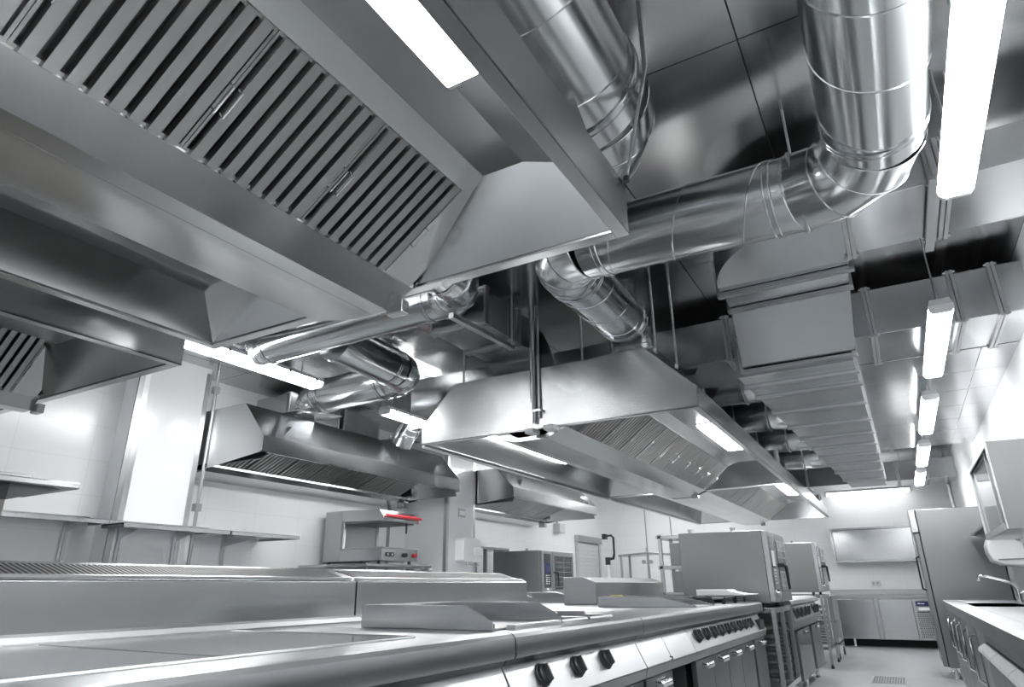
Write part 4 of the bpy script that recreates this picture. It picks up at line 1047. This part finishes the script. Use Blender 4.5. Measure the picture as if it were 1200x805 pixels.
combi_oven('combi oven with a dark glass door against the tiled wall past the second pier', -5.62, -4.75, 9.16, 10.3, .90, 1.56)
t = thing('oven_stand', 'plain closed stand under the glass door oven at the tiled wall', 'stand', (-5.2, 9.7, 0))
bx(-5.62, -4.78, 9.16, 10.3, .80, .86).build('top_board', STEEL, t, .004); bx(-5.6, -4.85, 9.2, 10.26, .12, .80).build('body', STEELV, t)
for x in (-5.55, -4.9):
    for y in (9.25, 10.2): foot(t, x, y, .12)
t = thing('wall_shelf', 'high steel shelf beside the glass door oven at the tiled wall', 'shelf', (-5.5, 8.7, 1.6))
bx(-5.94, -5.3, 8.1, 9.12, 1.56, 1.60).build('board', STEEL, t, .003)
bx(-5.55, -5.50, 8.75, 8.80, .9, 1.56).build('post', STEELV, t, .003); bx(-5.94, -5.3, 8.1, 9.1, .86, .9).build('lower_board', STEEL, t, .003)
for yy in (8.15, 9.05): bx(-5.9, -5.86, yy - .02, yy + .02, 0, 1.56).build('post', STEELV, t, .003); bx(-5.4, -5.36, yy - .02, yy + .02, 0, .86).build('leg', STEELV, t, .003)

t = thing('serving_shutter', 'grey roller shutter hatch in the tiled wall past the glass door oven', 'shutter', (-5.9, 13.5, 1.2))
y0, y1 = 13.0, 14.30
bx(-5.949, -5.90, y0, y0 + .09, 1.2, 1.93).build('side_guide', ALU, t, .003); bx(-5.949, -5.90, y1 - .09, y1, 1.2, 1.93).build('side_guide', ALU, t, .003)
bx(-5.949, -5.86, y0, y1, 1.93, 2.06).build('roller_box', STEEL, t, .006)
m = MB()
for i in range(9): m.box(-5.94, -5.925, y0 + .09, y1 - .09, 1.215 + i * .078, 1.215 + i * .078 + .075)
m.build('curtain_slats', GREYP, t, .004)
bx(-5.949, -5.84, y0 - .05, y1 + .05, 1.16, 1.2).build('sill', STEEL, t, .003)
t = thing('sink_unit', 'steel cabinet below the roller shutter hatch', 'cabinet', (-5.4, 13.4, 0))
bx(-5.92, -5.3, 12.7, 14.3, .1, 1.10).build('body', STEEL, t, .004); bx(-5.94, -5.27, 12.68, 14.32, 1.10, 1.13).build('worktop', TOP, t, .003)
for x in (-5.85, -5.38):
    for y in (12.78, 14.2): foot(t, x, y, .1)

t = thing('wash_station', 'steel frame with a thin top shelf by the back wall, near the spray arm', 'frame', (-4.2, 12.5, 0))
for x in (-4.74, -4.20, -3.74):
    bx(x - .02, x + .02, 12.48, 12.52, 0, 1.60).build('leg', STEELV, t, .003)
for x in (-4.74, -3.74): bx(x - .02, x + .02, 12.95, 12.99, 0, 1.60).build('leg', STEELV, t, .003)
m = MB(); m.prism([(-4.78, 1.60), (-4.22, 1.635), (-3.70, 1.60), (-3.70, 1.57), (-4.22, 1.60), (-4.78, 1.57)], 'y', 12.45, 13.02); m.build('top_shelf', STEEL, t, .004)
bx(-4.76, -3.72, 12.46, 13.01, .85, .9).build('lower_shelf', STEEL, t, .004)
for x in (-4.27, -4.13):
    m = MB(); m.cyl((x, 12.44, 1.46), (x, 12.48, 1.46), .035, 14); m.sweep(ring_at((x, 12.43, 1.46), (0, 1, 0), .03), .008, 6, closed=True); m.build('hook', ZINC, t)
m = MB(); m.sweep([(-4.2, 12.47, 1.6), (-4.2, 12.47, 1.72)], .02, 10); m.build('tap', ZINC, t)
t = thing('spray_arm', 'black jointed spray arm on the wall by the steel wash frame', 'tap', (-4.9, 12.6, 1.5))
m = MB(); m.sweep([(-4.98, 12.4, .0), (-4.98, 12.4, 1.42)], .045, 12); m.build('column', GREYP, t)
m = MB(); m.sweep([(-4.98, 12.4, 1.42), (-4.98, 12.4, 1.56)], .05, 12); m.sweep([(-4.98, 12.4, 1.52), (-4.86, 12.4, 1.54), (-4.84, 12.4, 1.62)], .025, 10); m.sweep([(-4.84, 12.4, 1.62), (-4.84, 12.4, 1.94)], .022, 10); m.build('arm', BLACK, t)
m = MB(); m.sweep([(-4.84, 12.4, 1.92), (-4.88, 12.4, 1.97), (-5.0, 12.4, 1.96)], .02, 10); m.box(-5.06, -4.98, 12.35, 12.45, 1.90, 2.0); m.build('spray_head', BLACK, t)
t = thing('wire_rack', 'steel shelving bay with dark gaps showing behind the first standing oven', 'rack', (-2.75, 9.5, 0))
for x in (-2.98, -2.40):
    for y in (9.45, 10.0): bx(x - .025, x + .025, y - .02, y + .02, 0, 1.72).build('post', STEELV, t, .003)
for z in (.5, .9, 1.25, 1.66): bx(-3.03, -2.35, 9.43, 10.02, z, z + .045).build('shelf', STEEL, t, .003)
for z0, z1 in ((.98, 1.22), (1.33, 1.60)): bx(-2.86, -2.5, 9.5, 9.98, z0 - .035 if z0 < 1 else z0 - .035, z1).build('gap_block', DARKST, t, .006)  # dark blocks fill the gaps between the shelves
t = thing('hanging_cable', 'thin dark cable dropping from the ceiling over the steel wash frame', 'cable', (-4.33, 13.0, 1.6), 'ceiling drop cables')
m = MB(); m.sweep([(-4.30, 12.8, 1.66), (-4.30, 12.8, 3.1)], .012, 8); m.build('cable', ZINC, t)
t = thing('hanging_cable', 'thin dark cable dropping from the ceiling over the shelving bay', 'cable', (-3.8, 13.0, 1.7), 'ceiling drop cables')
m = MB(); m.sweep([(-3.85, 13.0, 1.62), (-3.86, 13.0, 3.1)], .012, 8); m.build('cable', ZINC, t)
t = thing('wall_box', 'small grey box on the wall at the tip of the second wall hood', 'box', (-5.9, 11.5, 2.0))
bx(-5.949, -5.80, 12.0, 12.25, 2.04, 2.22).build('case', GREYP, t, .006); m = MB(); m.sweep([(-5.92, 12.12, 2.22), (-5.92, 12.12, 3.1)], .02, 8); m.build('cable', ZINC, t)

# ---------------------------------------------------------------- camera, world, output
cam = bpy.data.cameras.new('camera'); co = bpy.data.objects.new('camera', cam); COL.objects.link(co); SC.camera = co
yaw, pit, rol = math.radians(29.7537), math.radians(20.78516), math.radians(-.567)
f = Vector((-math.sin(yaw) * math.cos(pit), math.cos(yaw) * math.cos(pit), math.sin(pit)))
r = Vector((math.cos(yaw), math.sin(yaw), 0)); u = r.cross(f)
r2 = r * math.cos(rol) + u * math.sin(rol); u2 = u * math.cos(rol) - r * math.sin(rol)
co.matrix_world = Matrix(((r2.x, u2.x, -f.x, 0), (r2.y, u2.y, -f.y, 0), (r2.z, u2.z, -f.z, 1.03), (0, 0, 0, 1)))
cam.sensor_width = 36; cam.lens = 36 * 752.76 / 1200; cam.clip_start = .02

w = bpy.data.worlds.new('world'); SC.world = w; w.use_nodes = True
w.node_tree.nodes['Background'].inputs[0].default_value = (.9, .95, 1, 1); w.node_tree.nodes['Background'].inputs[1].default_value = .5
vs = SC.view_settings; vs.view_transform = 'Standard'; vs.look = 'None'; vs.gamma = 1; vs.use_curve_mapping = False; vs.exposure = 1.85
SC.display_settings.display_device = 'sRGB'
SC.cycles.use_denoising = True
SC.cycles.max_bounces = 10; SC.cycles.glossy_bounces = 8; SC.cycles.diffuse_bounces = 5; SC.cycles.transmission_bounces = 6
SC.cycles.sample_clamp_indirect = 8
SC.cycles.caustics_reflective = True
